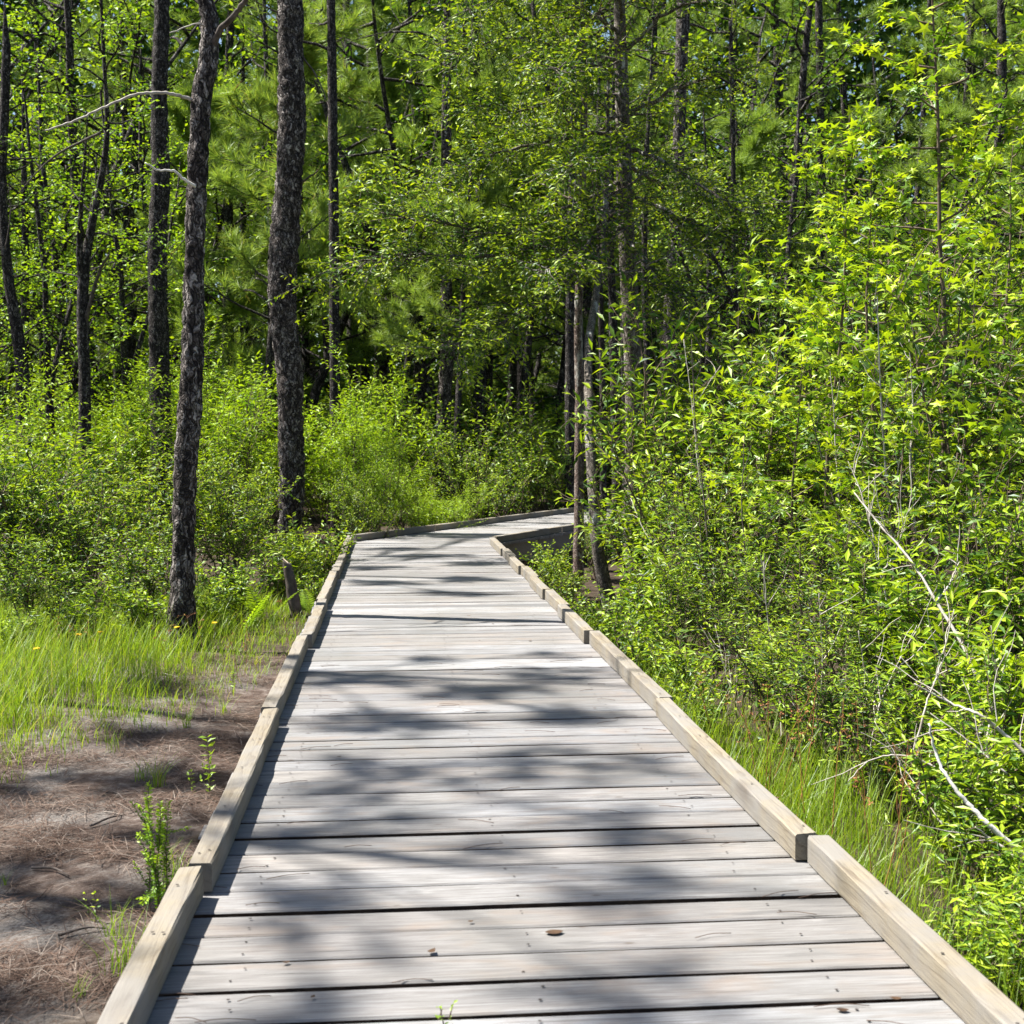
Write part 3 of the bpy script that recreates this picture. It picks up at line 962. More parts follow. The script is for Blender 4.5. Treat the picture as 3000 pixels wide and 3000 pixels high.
SLIM = [
 ([(12, 100, 16), (8, 220, 16), (4, 330, 16), (8, 440, 17), (18, 540, 20), (32, 620, 22), (42, 700, 25), (46, 775, 30)], 24, 9, 'dark_bark', 'dark curved trunk at the left edge of the photo leaning in towards its base', 'lime', (.45, 14, 1.6, 'oval', .085)),
 ([(46, 380, 12), (48, 500, 13), (47, 640, 15)], 30, 10, 'dark_bark', 'thin upright trunk just right of the curved trunk at the left edge', 'wood_leaf', (.4, 12, 1.6, 'oval', .09)),
 ([(202, 240, 9), (192, 330, 12), (172, 430, 15), (158, 520, 20), (156, 620, 21), (160, 720, 22), (160, 880, 25)], 22, 11, 'dark_bark', 'slender forked hardwood with lime leaves between the left edge and the dark pine', 'lime', (.35, 20, 2.0, 'oval', .085)),
 ([(624, -10, 16), (628, 250, 18), (630, 450, 18), (631, 600, 19), (632, 712, 20)], 27, 17, 'dark_bark', 'slim far pine trunk right of the thickest pine, grey in the light', None, None),
 ([(842, 300, 20), (842, 560, 22), (843, 680, 25), (838, 760, 27), (838, 850, 29)], 32, 18, 'pine_bark', 'grey pine trunk showing above the bend, left one of the pair', None, None),
 ([(905, 300, 17), (906, 560, 19), (905, 680, 22), (908, 840, 25)], 34, 18, 'dark_bark', 'dark pine trunk above the bend, right one of the pair', None, None),
 ([(765, 150, 12), (766, 400, 13), (768, 560, 15), (770, 700, 15)], 42, 18, 'dark_bark', 'far dark trunk with dead twigs left of the pair above the bend', None, None),
 ([(1076, 560, 18), (1076, 700, 20), (1075, 850, 21), (1074, 960, 23)], 27, 16, 'dark_bark', 'black pine trunk directly left of the pale reddish stem past the bend', None, None),
 ([(1102, 200, 12), (1099, 330, 14), (1094, 480, 15), (1091, 620, 16), (1093, 760, 17), (1093, 900, 19), (1092, 1000, 20), (1091, 1085, 21)], 18.5, 9, 'red_bark', 'straight pale reddish stem beside the curved pale stem past the bend', 'oak', (.45, 26, 1.5, 'lance', .085)),
 ([(1147, 200, 6, 18.8), (1145, 330, 8, 18.4), (1138, 440, 11, 17.8), (1124, 560, 14, 17.0), (1111, 650, 16, 16.3), (1111, 780, 18, 15.6), (1117, 900, 20, 15.2), (1124, 1000, 23), (1136, 1080, 27), (1156, 1155, 33)], 15, 7.5, 'grey_bark', 'pale smooth stem curving out at its foot right of the bend', 'oak', (.5, 26, 1.3, 'lance', .085)),
 ([(1150, 400, 14), (1155, 560, 15), (1160, 780, 16), (1164, 950, 18)], 21, 9, 'dark_bark', 'thin dark stem between the curved pale stem and the mottled oak trunk', 'oak', (.5, 10, 1.2, 'lance', .08)),
 ([(1128, 300, 9), (1130, 480, 10), (1136, 680, 12), (1138, 900, 13)], 23, 9, 'dark_bark', 'thin dark stem seen between the pale reddish stem and the curved stem', 'oak', (.5, 14, 1.3, 'lance', .085)),
 ([(1218, 330, 10), (1216, 520, 12), (1222, 720, 13), (1220, 900, 14)], 22, 9, 'dark_bark', 'thin dark stem close behind the mottled oak trunk on its right', 'oak', (.5, 14, 1.3, 'lance', .085)),
 ([(1178, 480, 9), (1176, 640, 10), (1180, 840, 11)], 24, 8, 'dark_bark', 'thinnest stem left of and behind the mottled oak trunk', 'oak', (.5, 12, 1.2, 'lance', .085)),
 ([(1290, -10, 26), (1286, 100, 25), (1282, 230, 24), (1275, 420, 27), (1266, 600, 31), (1260, 770, 35)], 30, 18, 'pine_bark', 'light grey pine trunk right of the oak, cut off by the upper edge', None, None),
 ([(1378, 40, 8), (1381, 180, 9), (1384, 330, 10), (1386, 520, 12)], 26, 9, 'dark_bark', 'thin dark sapling stem right of the light grey pine trunk', 'oak', (.4, 14, 1.4, 'oval', .08)),
 ([(1890, 90, 18), (1888, 220, 20), (1884, 390, 24), (1882, 520, 26)], 33, 15, 'dark_bark', 'dark pine with level side limbs near the right edge of the photo', None, None),
 ([(458, 330, 11), (460, 500, 12), (462, 690, 14)], 40, 17, 'dark_bark', 'far dark trunk between the flaky pine and the thickest pine', None, None),
 ([(512, 420, 15), (513, 560, 16), (514, 720, 18)], 36, 17, 'dark_bark', 'black trunk half hidden behind the left side of the thickest pine', None, None),
 ([(235, 200, 11), (238, 420, 12), (240, 640, 13)], 41, 17, 'dark_bark', 'far straight trunk between the forked hardwood and the dark pine', None, None),
 ([(120, 480, 12), (118, 600, 13), (117, 720, 14)], 39, 17, 'dark_bark', 'far dark trunk left of the forked hardwood', None, None),
 ([(1545, 30, 14), (1548, 220, 15), (1550, 420, 16)], 38, 17, 'dark_bark', 'far trunk behind the star leaved saplings', None, None),
]
for k, (path, d, top, bark, lab, cmat, cr) in enumerate(SLIM):
    if cr:
        crown = leaf_crown(cr[0], cr[1], cr[2], cr[3], cr[4], cmat, cr[4] * .55)
    else:
        crown = pine_crown(.55, 16, 2.2, 22, .26)
    lim = ()
    if 'level side limbs' in lab:
        lim = (([(1884, 250, 33), (1850, 215, 32.8), (1830, 195, 32.5)], .05, .02, 'limb', 'side_limb'),
               ([(1886, 270, 33), (1915, 245, 32.8), (1945, 225, 32.5)], .05, .02, 'limb', 'side_limb'),
               ([(1886, 420, 33), (1855, 385, 32.8), (1830, 370, 32.5)], .05, .02, 'limb', 'side_limb'),
               ([(1888, 300, 33), (1912, 330, 32.8), (1935, 360, 32.5)], .04, .015, 'limb', 'side_limb'))
    if 'forked hardwood' in lab and 'slender' in lab:
        lim = (([(156, 540, 22), (150, 470, 21.9), (152, 400, 21.8), (160, 300, 21.7), (166, 210, 21.6)], .07, .008, 'dark_bark', 'fork'),
               ([(158, 620, 22), (185, 520, 21.8), (205, 480, 21.6)], .04, .015, 'limb', 'side_limb'))
    if 'dead twigs' in lab:
        lim = (([(766, 330, 42), (740, 350, 41.8), (715, 362, 41.6)], .05, .02, 'dead', 'dead_limb'),
               ([(766, 440, 42), (800, 425, 41.8), (830, 422, 41.6)], .05, .02, 'dead', 'dead_limb'),
               ([(766, 325, 42), (785, 300, 41.8), (800, 292, 41.6)], .05, .02, 'dead', 'dead_limb'))
    place_tree('pine_tree' if cr is None else 'hardwood_tree', path, d, top, bark, lab, 'pine tree' if cr is None else 'tree', 70 + k, .008 if d < 26 else .014, 14, .09, None, crown, lim)

# the oak right of the bend: mottled trunk, long limbs sweeping left across the middle of the photo
def oak():
    d = 19.0
    pts, rad = seen_trunk([(1168, -20, 20), (1172, 120, 25), (1176, 260, 28), (1180, 400, 31), (1186, 520, 33), (1192, 640, 34), (1196, 780, 35), (1196, 940, 38)], d, 10.5, 5)
    base = pts[0].copy(); base[2] += .05
    e = empty('oak_tree', base)
    rng = np.random.default_rng(77)
    g = Geo(); g.tube(pts - base, rad, 18, disp=bark_disp(pts, rad, 18, 6, .008)); gt, gl = g, Geo()
    L = [
     [(1180, 420, 19), (1090, 520, 18), (1000, 575, 17.2), (930, 615, 16.6), (870, 645, 16)],
     [(1178, 380, 19), (1060, 450, 18), (930, 490, 17.2), (800, 480, 16.6), (660, 495, 16)],
     [(1176, 340, 19), (1060, 390, 18.4), (950, 440, 17.6), (840, 410, 17), (730, 385, 16.4)],
     [(1176, 250, 19), (1040, 270, 18.5), (930, 300, 18), (830, 330, 17.5)],
     [(1174, 180, 19), (1060, 190, 18.6), (960, 210, 18), (860, 200, 17.4)],
     [(1172, 120, 19), (1060, 90, 18.5), (950, 80, 18), (850, 110, 17.5)],
     [(1170, 60, 19), (1080, 10, 18.6), (980, -10, 18), (880, 20, 17.5)],
     [(1168, 0, 19), (1100, -90, 18.6), (1010, -130, 18), (920, -140, 17.5)],
     [(1170, 40, 19), (1150, -80, 18), (1120, -190, 17.2)],
     [(1176, 280, 19), (1260, 300, 18.6), (1340, 350, 18.2), (1420, 400, 17.8)],
     [(1178, 360, 19), (1260, 410, 18.6), (1330, 440, 18.2), (1410, 480, 17.8)],
     [(1176, 220, 19), (1260, 190, 18.8), (1330, 160, 18.5), (1400, 150, 18.2)],
     [(1172, 100, 19), (1240, 40, 18.8), (1320, 10, 18.5), (1400, -20, 18.2)],
     [(1180, 400, 19), (1130, 440, 17.8), (1090, 480, 17), (1040, 500, 16.2)],
     [(1176, 300, 19), (1130, 290, 17.8), (1090, 300, 17), (1050, 330, 16.2)],
     [(1174, 150, 19), (1120, 130, 17.8), (1080, 140, 17), (1030, 150, 16.2)],
     [(1180, 450, 19), (1220, 500, 18.4), (1260, 540, 17.8), (1300, 560, 17.2)],
     [(1176, 300, 19), (1230, 350, 20), (1290, 380, 21), (1360, 390, 22)],
     [(1176, 200, 19), (1120, 250, 20), (1040, 260, 21), (960, 240, 22)],
    ]
    for q in L:
        lp = smooth_path(np.array([P(*z) for z in q]), 20) - base
        lp[1:] += np.cumsum(rng.normal(0, .018, (19, 3)), 0)
        gt.tube(lp, np.linspace(.034, .007, 20), 6, cap=False)
        LL = np.linalg.norm(np.diff(lp, axis=0), axis=1).sum()
        nb = int(LL / .062)
        for k in range(nb):
            t = .12 + .88 * (k + rng.random()) / nb
            p, dd = at(lp, t)
            sd = unit(np.cross(dd, (0, 0, 1))) * (1 if k % 2 else -1)
            b = wander(rng, p, dd * .75 + sd * rng.uniform(.1, .8) + np.array((0, 0, rng.normal(.02, .35))), rng.uniform(.35, .95), 5, -.01, .16)
            gt.tube(b, np.linspace(.008, .003, 6), 4, cap=False)
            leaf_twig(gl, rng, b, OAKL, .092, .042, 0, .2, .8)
            for r in range(4):
                p2, d2 = at(b, rng.uniform(.3, 1))
                w = wander(rng, p2, d2 + rng.normal(0, .5, 3), rng.uniform(.15, .4), 3, -.02, .2)
                gt.tube(w, (.003, .003, .002, .002), 3, cap=False)
                leaf_twig(gl, rng, w, OAKL, .085, .040, 0, .1, .8)
    gl.build('crown', two(M['oak']), e); gt.build('trunk', M['grey_bark'], e)
    tag(e, 'oak with a mottled trunk and long leafy limbs sweeping left over the bend', 'oak tree')


oak()

# ------------------------------------------------------------------ prototypes
SH = {}
SH['lance'] = [shrub_proto('lance', 100 + k, 1.6, 9, .55, 'lance', .084, M['lance'], .040, 8, 4, bare=.25) for k in range(3)]
SH['small'] = [shrub_proto('small', 120 + k, 1.6, 10, .6, 'oval', .052, M['lance'], .027, 9, 4) for k in range(3)]
SH['lime'] = [shrub_proto('lime', 140 + k, 2.4, 15, .75, 'lance', .085, M['lime'], .036, 9, 5, tw=.34, lift=.8) for k in range(2)]
SH['long'] = [shrub_proto('long', 160 + k, 1.3, 7, .55, 'long', .108, M['long'], .032, 7, 4, tw=.28, lift=.6) for k in range(3)]
SH['leggy'] = [shrub_proto('leggy', 230 + k, 1.9, 9, .42, 'lance', .078, M['lance'], .040, 7, 4, bare=.45, lift=.5) for k in range(3)]
SH['low'] = [shrub_proto('low', 210 + k, .75, 11, .75, 'oval', .058, M['lance'], .030, 6, 3, tw=.34, bare=.1) for k in range(3)]
SH['lowlance'] = [shrub_proto('lowlance', 220 + k, .85, 9, .6, 'lance', .088, M['lance'], .036, 6, 3, tw=.36, bare=.1, lift=.6) for k in range(3)]
SH['wood'] = [shrub_proto('wood', 180 + k, 3.2, 10, .5, 'diam', .13, M['wood_leaf'], .075, 9, 4, tw=.5) for k in range(3)]


def shrub(kind, u, d, top, label, wide=1.0, group=None, cat='shrub', H=None, name=None):
    p = P(u, top, d)
    z0 = float(gz(p[0], d))
    h = max(.35, p[2] - z0)
    if h < .95 and kind in ('lance', 'small'):
        kind = {'lance': 'lowlance', 'small': 'low'}[kind]
    nat = {'leggy': 1.75, 'low': .72, 'lowlance': .8, 'lance': 1.45, 'small': 1.45, 'lime': 2.3, 'long': 1.2, 'wood': 3.0}[kind]
    s = h / nat
    k = RNG.integers(len(SH[kind]))
    sx = s * wide if s > .7 else .7 + .3 * (s - .7)
    return copy_thing(SH[kind][k], name or {'lance': 'leafy_shrub', 'leggy': 'leggy_shrub', 'small': 'small_leaved_shrub', 'lime': 'lime_shrub', 'low': 'small_leaved_shrub', 'lowlance': 'leafy_shrub', 'long': 'long_leaved_shrub', 'wood': 'understory_shrub'}[kind],
                      (p[0], d, z0), RNG.uniform(0, 6.28), (sx, sx, s), label, cat, group)


LEFT = [
 ('lance', 70, 11.6, 985, 1.0, 'willowy bright green shrub with a lit tip at the left, above the grass'),
 ('lance', 25, 10.7, 1150, 1.2, 'low shrub in full sun at the left edge where the tall grass starts'),
 ('lance', 175, 13, 895, 1.0, 'dark green shrub right of the willowy shrub, below the forked hardwood'),
 ('small', 250, 12, 975, 1.1, 'small leaved shrub left of the flaky pine at half its visible trunk'),
 ('small', -10, 14, 800, 1.0, 'tall shrub cut by the left edge below the curved trunk'),
 ('lance', 110, 16, 790, 1.0, 'shrub around the foot of the forked hardwood on its left'),
 ('small', 225, 17, 845, 1.0, 'shrub below and left of the foot of the dark straight pine'),
 ('lance', 310, 14.5, 890, 1.0, 'shrub filling the space between the two left pines, behind the flaky one'),
 ('lance', 425, 14.5, 915, 1.0, 'shrub directly right of the flaky pine, mid height'),
 ('small', 440, 16.5, 870, .8, 'shady shrub between the flaky pine and the thickest pine'),
 ('lime', 455, 23, 678, 1.0, 'rounded lime shrub in full sun between the flaky pine and the thickest pine'),
 ('lime', 628, 23.2, 683, .9, 'largest lime shrub, a sunlit dome right of the thickest pine'),
 ('small', 545, 19.5, 985, 1.0, 'leafy shrub hiding the foot of the thickest pine'),
 ('small', 690, 19.5, 895, .7, 'shaded shrub left of the corner where the boardwalk bends'),
 ('lance', 610, 15.8, 985, 1.0, 'dark shrub beside the left kerb before the bend'),
 ('lance', 525, 14, 1010, 1.1, 'shrub behind the ferns left of the stump'),
 ('small', 440, 12.8, 1040, 1.1, 'low shrub right of the flaky pine, behind the ferns'),
 ('lime', 300, 28.5, 672, .9, 'sunlit lime shrub around the foot of the dark straight pine'),
 ('lime', 210, 28.5, 672, .8, 'lime shrub in sun between the forked hardwood and the dark straight pine'),
 ('lance', 75, 20.5, 810, 1.0, 'shrub rising around the base of the curved trunk at the left edge'),
 ('lime', -40, 19.5, 720, .9, 'lime shrub half outside the left edge behind the tall shrub'),
 ('lime', 700, 20.5, 815, .7, 'small lime shrub right below the largest lime dome, near the bend'),
 ('small', 275, 11.3, 1085, 1.1, 'low dark shrub just left of the flaky pine above the grass'),
 ('lance', 150, 11.1, 1090, 1.1, 'low shrub above the tall grass between the left edge and the flaky pine'),
 ('small', 590, 13.6, 1075, 1.0, 'dark low shrub touching the left kerb behind the stump'),
 ('small', 90, 13.2, 915, 1.0, 'shady shrub behind the willowy bright shrub at the left'),
 ('lime', 400, 28, 662, .85, 'lime shrub rising behind the flaky pine to its right'),
 ('small', 395, 12.3, 1065, 1.0, 'knee high shrub close behind the foot of the flaky pine'),
 ('lance', 605, 24, 890, .8, 'shrub close behind the foot of the thickest pine on its right'),
 ('lime', 765, 25, 862, .6, 'lime shrub just behind the far kerb, leftmost of those beyond the bend'),
 ('lime', 825, 22.3, 905, .5, 'low lime shrub against the far kerb right of the corner'),
 ('small', 905, 24.5, 812, .9, 'rounded dark shrub below the pair of pine trunks beyond the bend'),
 ('small', 965, 26.5, 800, .9, 'leafy shrub beyond the far kerb right of the pair of pine trunks'),
 ('lance', 1020, 27.5, 762, .9, 'tall shrub beyond the far kerb beside the black pine trunk'),
 ('lime', 700, 29, 740, .6, 'sunlit shrub far behind the bend, right of the largest lime dome'),
 ('wood', 870, 38, 740, .8, 'understory bush around the feet of the pair of pine trunks'),
 ('lance', 1055, 31, 820, .9, 'shrub behind the black pine trunk past the bend'),
]
for kind, u, d, top, wide, lab in LEFT:
    shrub(kind, u, d, top, lab, wide)

RIGHT = [
 ('small', 1128, 18.3, 958, .8, 'shrub hiding the far stretch of boardwalk behind the pale stems'),
 ('small', 1035, 17.2, 1015, 1.0, 'low shrub under the inner corner of the bend'),
 ('small', 1075, 16.5, 1075, .8, 'low shrub between the right kerb and the curved pale stem'),
 ('long', 1262, 14.4, 890, .8, 'glossy long leaved shrub right of the curved pale stem'),
 ('lance', 1255, 13.8, 805, 1.0, 'leafy shrub right of the oak trunk, head high'),
 ('small', 1235, 12.2, 1050, 1.0, 'yellow green low shrub beside the right kerb past its halfway point'),
 ('lance', 1330, 15.2, 545, .75, 'tall shrub with pale tips left of the star leaved saplings'),
 ('leggy', 1350, 11.8, 830, .95, 'shrub in the middle of the right thicket below the tall pale tipped shrub'),
 ('leggy', 1325, 10.1, 1030, 1.0, 'bare stemmed shrub close to the right kerb at mid length'),
 ('lance', 1425, 13.2, 640, .85, 'tall shrub left of the nearest star leaved sapling'),
 ('leggy', 1440, 10.0, 930, 1.0, 'shrub right of the middle of the right kerb, waist high'),
 ('leggy', 1410, 8.8, 1120, 1.0, 'bare stemmed dark shrub behind the second kerb timber on the right'),
 ('leggy', 1545, 8.9, 985, 1.0, 'bare stemmed shrub left of the pale forked dead branches'),
 ('leggy', 1495, 7.6, 1140, 1.0, 'shadowy leggy shrub left of the tall grass with russet heads'),
 ('lance', 1640, 9.2, 860, .95, 'waist high shrub under the star leaved saplings'),
 ('leggy', 1660, 7.2, 1060, 1.0, 'shrub between the grass patch and the pale forked branches'),
 ('leggy', 1775, 8.3, 960, 1.0, 'shady shrub behind the longest pale dead branch'),
 ('lance', 1850, 10.2, 600, .8, 'tall leafy shrub right of the tallest sapling stem'),
 ('lance', 1885, 7.8, 900, .9, 'shrub behind the long leaved shrub at the right edge'),
 ('long', 1905, 5.7, 1075, .9, 'long leaved shrub with upright shoots at the right edge'),
 ('long', 1835, 5.1, 1310, 1.0, 'long leaved shrub below the dead twigs near the right edge'),
 ('long', 1915, 4.5, 1490, 1.0, 'bright long leaved shrub at the lower right edge'),
 ('lance', 1850, 4.2, 1690, 1.0, 'low sunlit shrub in the lower right corner beside the nearest right kerb'),
 ('lance', 1925, 3.9, 1740, 1.0, 'lowest shrub in the bottom right corner of the photo'),
 ('lance', 1290, 17.5, 640, .8, 'shady shrub behind the tall pale tipped shrub'),
 ('small', 1480, 16, 560, .8, 'tall small leaved bush far behind the star leaved saplings'),
 ('lance', 1700, 15.5, 480, .8, 'tall bush in shade behind the tallest sapling'),
 ('lance', 1890, 14, 430, .8, 'tall bush behind the right edge sapling'),
 ('leggy', 1590, 6.6, 1200, .9, 'leggy shrub rising at the back of the russet grass patch'),
 ('leggy', 1745, 6.2, 1220, .9, 'leggy shrub behind the arching dead branch'),
 ('small', 1222, 13.4, 1120, .8, 'low yellowish shrub at the foot of the curved pale stem'),
 ('long', 1265, 11.3, 990, .9, 'glossy shrub with whorled leaves standing over the right kerb'),
]
for kind, u, d, top, wide, lab in RIGHT:
    shrub(kind, u, d, top, lab, wide)

for k, (x, yv, q) in enumerate([(-6.4, 12.5, .9), (-7.6, 14.2, 1.1), (-8.4, 12.0, .8), (-7.0, 17.5, 1.3), (-9.2, 16.0, 1.2), (-9.5, 20.0, 1.5), (-11.5, 17.0, 1.3), (-12.5, 22.0, 1.6), (-10.5, 13.4, 1.0), (-14, 18.5, 1.4)]):
    copy_thing(SH['lance' if k % 2 else 'small'][k % 3], 'leafy_shrub', (x, yv, float(gz(x, yv))), k * 1.3, (q, q, q), 'green shrub outside the left edge of the photo beyond the grass', 'shrub', 'shrubs beyond the grass outside the left edge')
KERBSIDE = [
 ('small', 1.95, 16.4, .55, 'low bush under the bend beside the farthest right kerb timbers'),
 ('small', 1.85, 14.6, .50, 'low bush against the short right kerb timbers near the bend'),
 ('lance', 1.72, 13.2, .32, 'bush against the right kerb left of the curved pale stem foot'),
 ('small', 1.80, 11.9, .60, 'bright bush right outside the middle of the right kerb row'),
 ('small', 1.95, 10.9, .65, 'bush pressed against the right kerb below the whorled glossy shrub'),
 ('lance', 1.95, 10.0, .62, 'bush right of the kerb joint halfway along the right side'),
 ('small', 1.80, 9.3, .55, 'dark bush beside the third long kerb timber on the right'),
 ('lance', 1.95, 8.4, .62, 'bush behind the far end of the second long kerb timber on the right'),
 ('small', 1.80, 7.7, .48, 'low bush leaning on the second long kerb timber on the right'),
 ('small', 2.25, 7.0, .6, 'bush at the shady back of the kerbside grass'),
 ('lance', 2.45, 6.3, .5, 'bush right of the russet headed stems'),
 ('long', 2.05, 3.75, .50, 'leafy low shrub just outside the nearest right kerb timber'),
 ('lance', 2.45, 4.9, .60, 'leafy shrub behind the grass at the lower right'),
 ('long', 2.75, 5.6, .95, 'leafy shrub with long leaves under the thin grey dead branch'),
 ('long', 3.1, 7.2, 1.5, 'tall long leaved shrub under the right edge sapling'),
 ('small', -.95, 17.4, .60, 'bush against the left kerb just before the bend'),
 ('lance', -1.15, 15.8, .80, 'bush leaning over the left kerb behind the stump'),
 ('small', -1.0, 14.3, .55, 'low bush between the stump and the left kerb'),
]
NATH = {'low': .72, 'lowlance': .8, 'lance': 1.45, 'small': 1.45, 'long': 1.2}
for kind, x, yv, h, lab in KERBSIDE:
    if h < .95 and kind != 'long':
        kind = {'lance': 'lowlance', 'small': 'low'}[kind]
    q = h / NATH[kind]
    copy_thing(SH[kind][RNG.integers(3)], {'lance': 'leafy_shrub', 'lowlance': 'leafy_shrub', 'low': 'small_leaved_shrub', 'small': 'small_leaved_shrub', 'long': 'long_leaved_shrub'}[kind], (x, yv, float(gz(x, yv))), RNG.uniform(0, 6.28),
               (max(q, .5), max(q, .5), q), lab, 'shrub')

# star leaved saplings
SG = [sapling_proto(200, 6.4, .0, 'star', .112, M['star'], 36, 1.75, .056, .22, .034, .18, 'stem', 5),
      sapling_proto(201, 5.0, .02, 'star', .108, M['star'], 28, 1.45, .056, .18, .028, .22, 'stem', 5),
      sapling_proto(202, 3.4, .0, 'star', .104, M['star'], 24, 1.0, .050, .18, .022, .25, 'stem', 4)]
for k, u, d, rz, sc_, lab in [
    (0, 1772, 11.0, .3, 1.0, 'tallest star leaved sapling with a straight bare stem at the right'),
    (1, 1692, 11.9, 2.1, 1.0, 'star leaved sapling just left of the tallest one'),
    (1, 1560, 12.4, 4.0, 1.02, 'star leaved sapling reaching out left, nearest to the oak'),
    (2, 1935, 8.6, 1.0, 1.12, 'young star leaved sapling cut by the right edge'),
    (2, 1500, 10.4, 5.1, .82, 'small star leaved sapling low down left of the others'),
    (2, 1640, 8.8, .8, .72, 'waist high star leaved sapling among the pale dead twigs'),
    (1, 1900, 12.5, 3.3, .98, 'star leaved sapling behind the one cut by the right edge'),
]:
    p = P(u, 1000, d)
    copy_thing(SG[k], 'star_leaved_sapling', (p[0], d, float(gz(p[0], d))), rz, sc_, lab, 'sapling', 'star leaved saplings right of the boardwalk')

# mid-distance broadleaf trees and pines
LT = [leafy_tree_proto(300 + k, 9.5, .11, .22, 15, 2.3, 'oval', .115, M[m], .062) for k, m in enumerate(('lime', 'wood_leaf', 'wood_leaf'))]
PN = [pine_proto(320, 17, .17, .20, 44, 2.8, clump_n=44, needle=.32, width=2), pine_proto(321, 19, .19, .30, 42, 2.8, clump_n=44, needle=.32, width=2), pine_proto(322, 9, .10, .12, 36, 1.9, clump_n=64, needle=.34, width=2.2, ncl=7),
      pine_proto(323, 10.5, .12, .40, 34, 2.1, clump_n=60, needle=.34, width=2.2, ncl=7)]


def tree(proto, name, u, d, rz, s, label, cat, group=None, x=None):
    px = P(u, 900, d)[0] if x is None else x
    return copy_thing(proto, name, (px, d, float(gz(px, d))), rz, s, label, cat, group)


for k, u, d, s, lab in [
    (0, 95, 27, .95, 'broadleaf tree with yellow lit leaves at the upper left, behind the forked hardwood'),
    (0, 245, 30, 1.0, 'yellow green broadleaf tree behind the dark straight pine'),
    (0, -30, 25, .9, 'broadleaf tree with yellow lit leaves cut by the left edge'),
 (0, 165, 33, 1.25, 'tall yellow green broadleaf tree between the forked hardwood and the dark pine'),
 (0, 350, 35, 1.3, 'tall yellow green broadleaf tree behind the gap of the two left pines'),
 (0, 1480, 34, 1.2, 'yellow green broadleaf tree right of the light grey pine trunk'),
    (1, 30, 33, 1.0, 'broadleaf tree far back at the upper left corner'),
    (2, 1330, 26, .95, 'dark broadleaf tree behind the right limbs of the oak'),
    (2, 1450, 23, .9, 'shaded broadleaf tree left of and behind the star leaved saplings'),
    (1, 1640, 24, .9, 'broadleaf tree in shade behind the tallest sapling'),
    (2, 1800, 27, 1.0, 'dark broadleaf tree between the tallest sapling and the limbed pine'),
]:
    tree(LT[k], 'broadleaf_tree', u, d, RNG.uniform(0, 6.28), s, lab, 'tree')

for k, u, d, s, lab in [
    (3, 858, 31, .86, 'young pine with soft long needles hanging over the bend'),
    (3, 740, 34, 1.1, 'long needled pine left of the young pine above the bend'),
    (3, 672, 42, 1.5, 'long needled pine just right of the slim far trunk'),
    (3, 960, 35, 1.15, 'long needled pine behind the left limbs of the oak'),
    (3, 1035, 36, 1.2, 'long needled pine behind the oak and the pale stems'),
    (2, 395, 33, 1.2, 'long needled pine seen between the flaky pine and the thickest pine'),
    (3, 480, 30, 1.1, 'feathery pine directly left of the thickest pine'),
 (2, 580, 42, 1.6, 'feathery pine directly right of the thickest pine'),
 (3, 800, 37, 1.5, 'tall feathery pine behind the pair of trunks above the bend'),
 (3, 1130, 33, 1.3, 'tall feathery pine behind the oak crown'),
 (2, 1420, 33, 1.2, 'shady pine right of the light grey pine trunk'),
    (2, 1800, 36, 1.3, 'soft needled pine left of the limbed pine at the right'),
    (2, 1930, 31, 1.2, 'pine with drooping needles cut by the right edge'),
]:
    tree(PN[k], 'pine_tree', u, d, RNG.uniform(0, 6.28), s, lab, 'pine tree')

# the wood behind: pines and bushes nothing tells apart
brng = np.random.default_rng(9)
for row, d in enumerate((41, 50, 62)):
    for u in np.arange(-860 + 37 * row, 2560, 118 + 8 * row):
        uu = u + brng.normal(0, 30); dd = d + brng.uniform(-3, 3)
        tree(PN[brng.integers(2)], 'distant_pine', uu, dd, brng.uniform(0, 6.28), brng.uniform(.95, 1.3),
             'distant pine in the dense wood at the back', 'pine tree', 'pines in the dense wood at the back')
for row, d in enumerate((36, 44, 54, 66)):
    for u in np.arange(-800 + 40 * row, 2500, (330, 250, 190, 170)[row]):
        uu = u + brng.normal(0, 30)
        s = brng.uniform(1.1, 2.0) * (1 + .12 * row)
        tree(LT[1 + brng.integers(2)], 'distant_broadleaf_tree', uu, d + brng.uniform(-3, 3), brng.uniform(0, 6.28), s,
             'distant broadleaf tree among the pines at the back', 'tree', 'broadleaf trees among the pines at the back')
for row, d in enumerate((33, 40, 48)):
    for u in np.arange(-820, 2500, 130 - row * 8):
        if row == 0 and 780 < u < 960:
            continue
        p = P(u + brng.normal(0, 25), 800, d + brng.uniform(-2, 2))
        s = brng.uniform(.75, 1.25)
        copy_thing(SH['wood'][brng.integers(3)], 'understory_shrub', (p[0], p[1], float(gz(p[0], p[1]))), brng.uniform(0, 6.28), (s * 1.2, s * 1.2, s),
                   'understory bush on the floor of the wood at the back', 'shrub', 'bushes on the floor of the wood at the back')


def far_woods():
    rng = np.random.default_rng(4)
    g = Geo()
    n = 300000
    x = rng.uniform(-75, 95, n); y = 84 + rng.uniform(0, 5, n); z = rng.uniform(-.5, 34, n)
    z[:70000] = rng.uniform(-.5, 6, 70000)
    keep = np.sin(x * .9 + np.sin(z * .5) * 2) * np.sin(z * .7 + x * .3) > -.75
    keep |= z < 9
    p = np.stack([x, y, z], -1)[keep]; m = len(p)
    g.leaves(DIAM, p, rng.normal(0, 1, (m, 3)), rng.normal(0, 1, (m, 3)), rng.uniform(.55, 1.1, m))
    tag(g.build('far_woods', M['wood_leaf']), 'far off wood reading as one green mass between the trunks', 'woods', None, 'stuff')


far_woods()

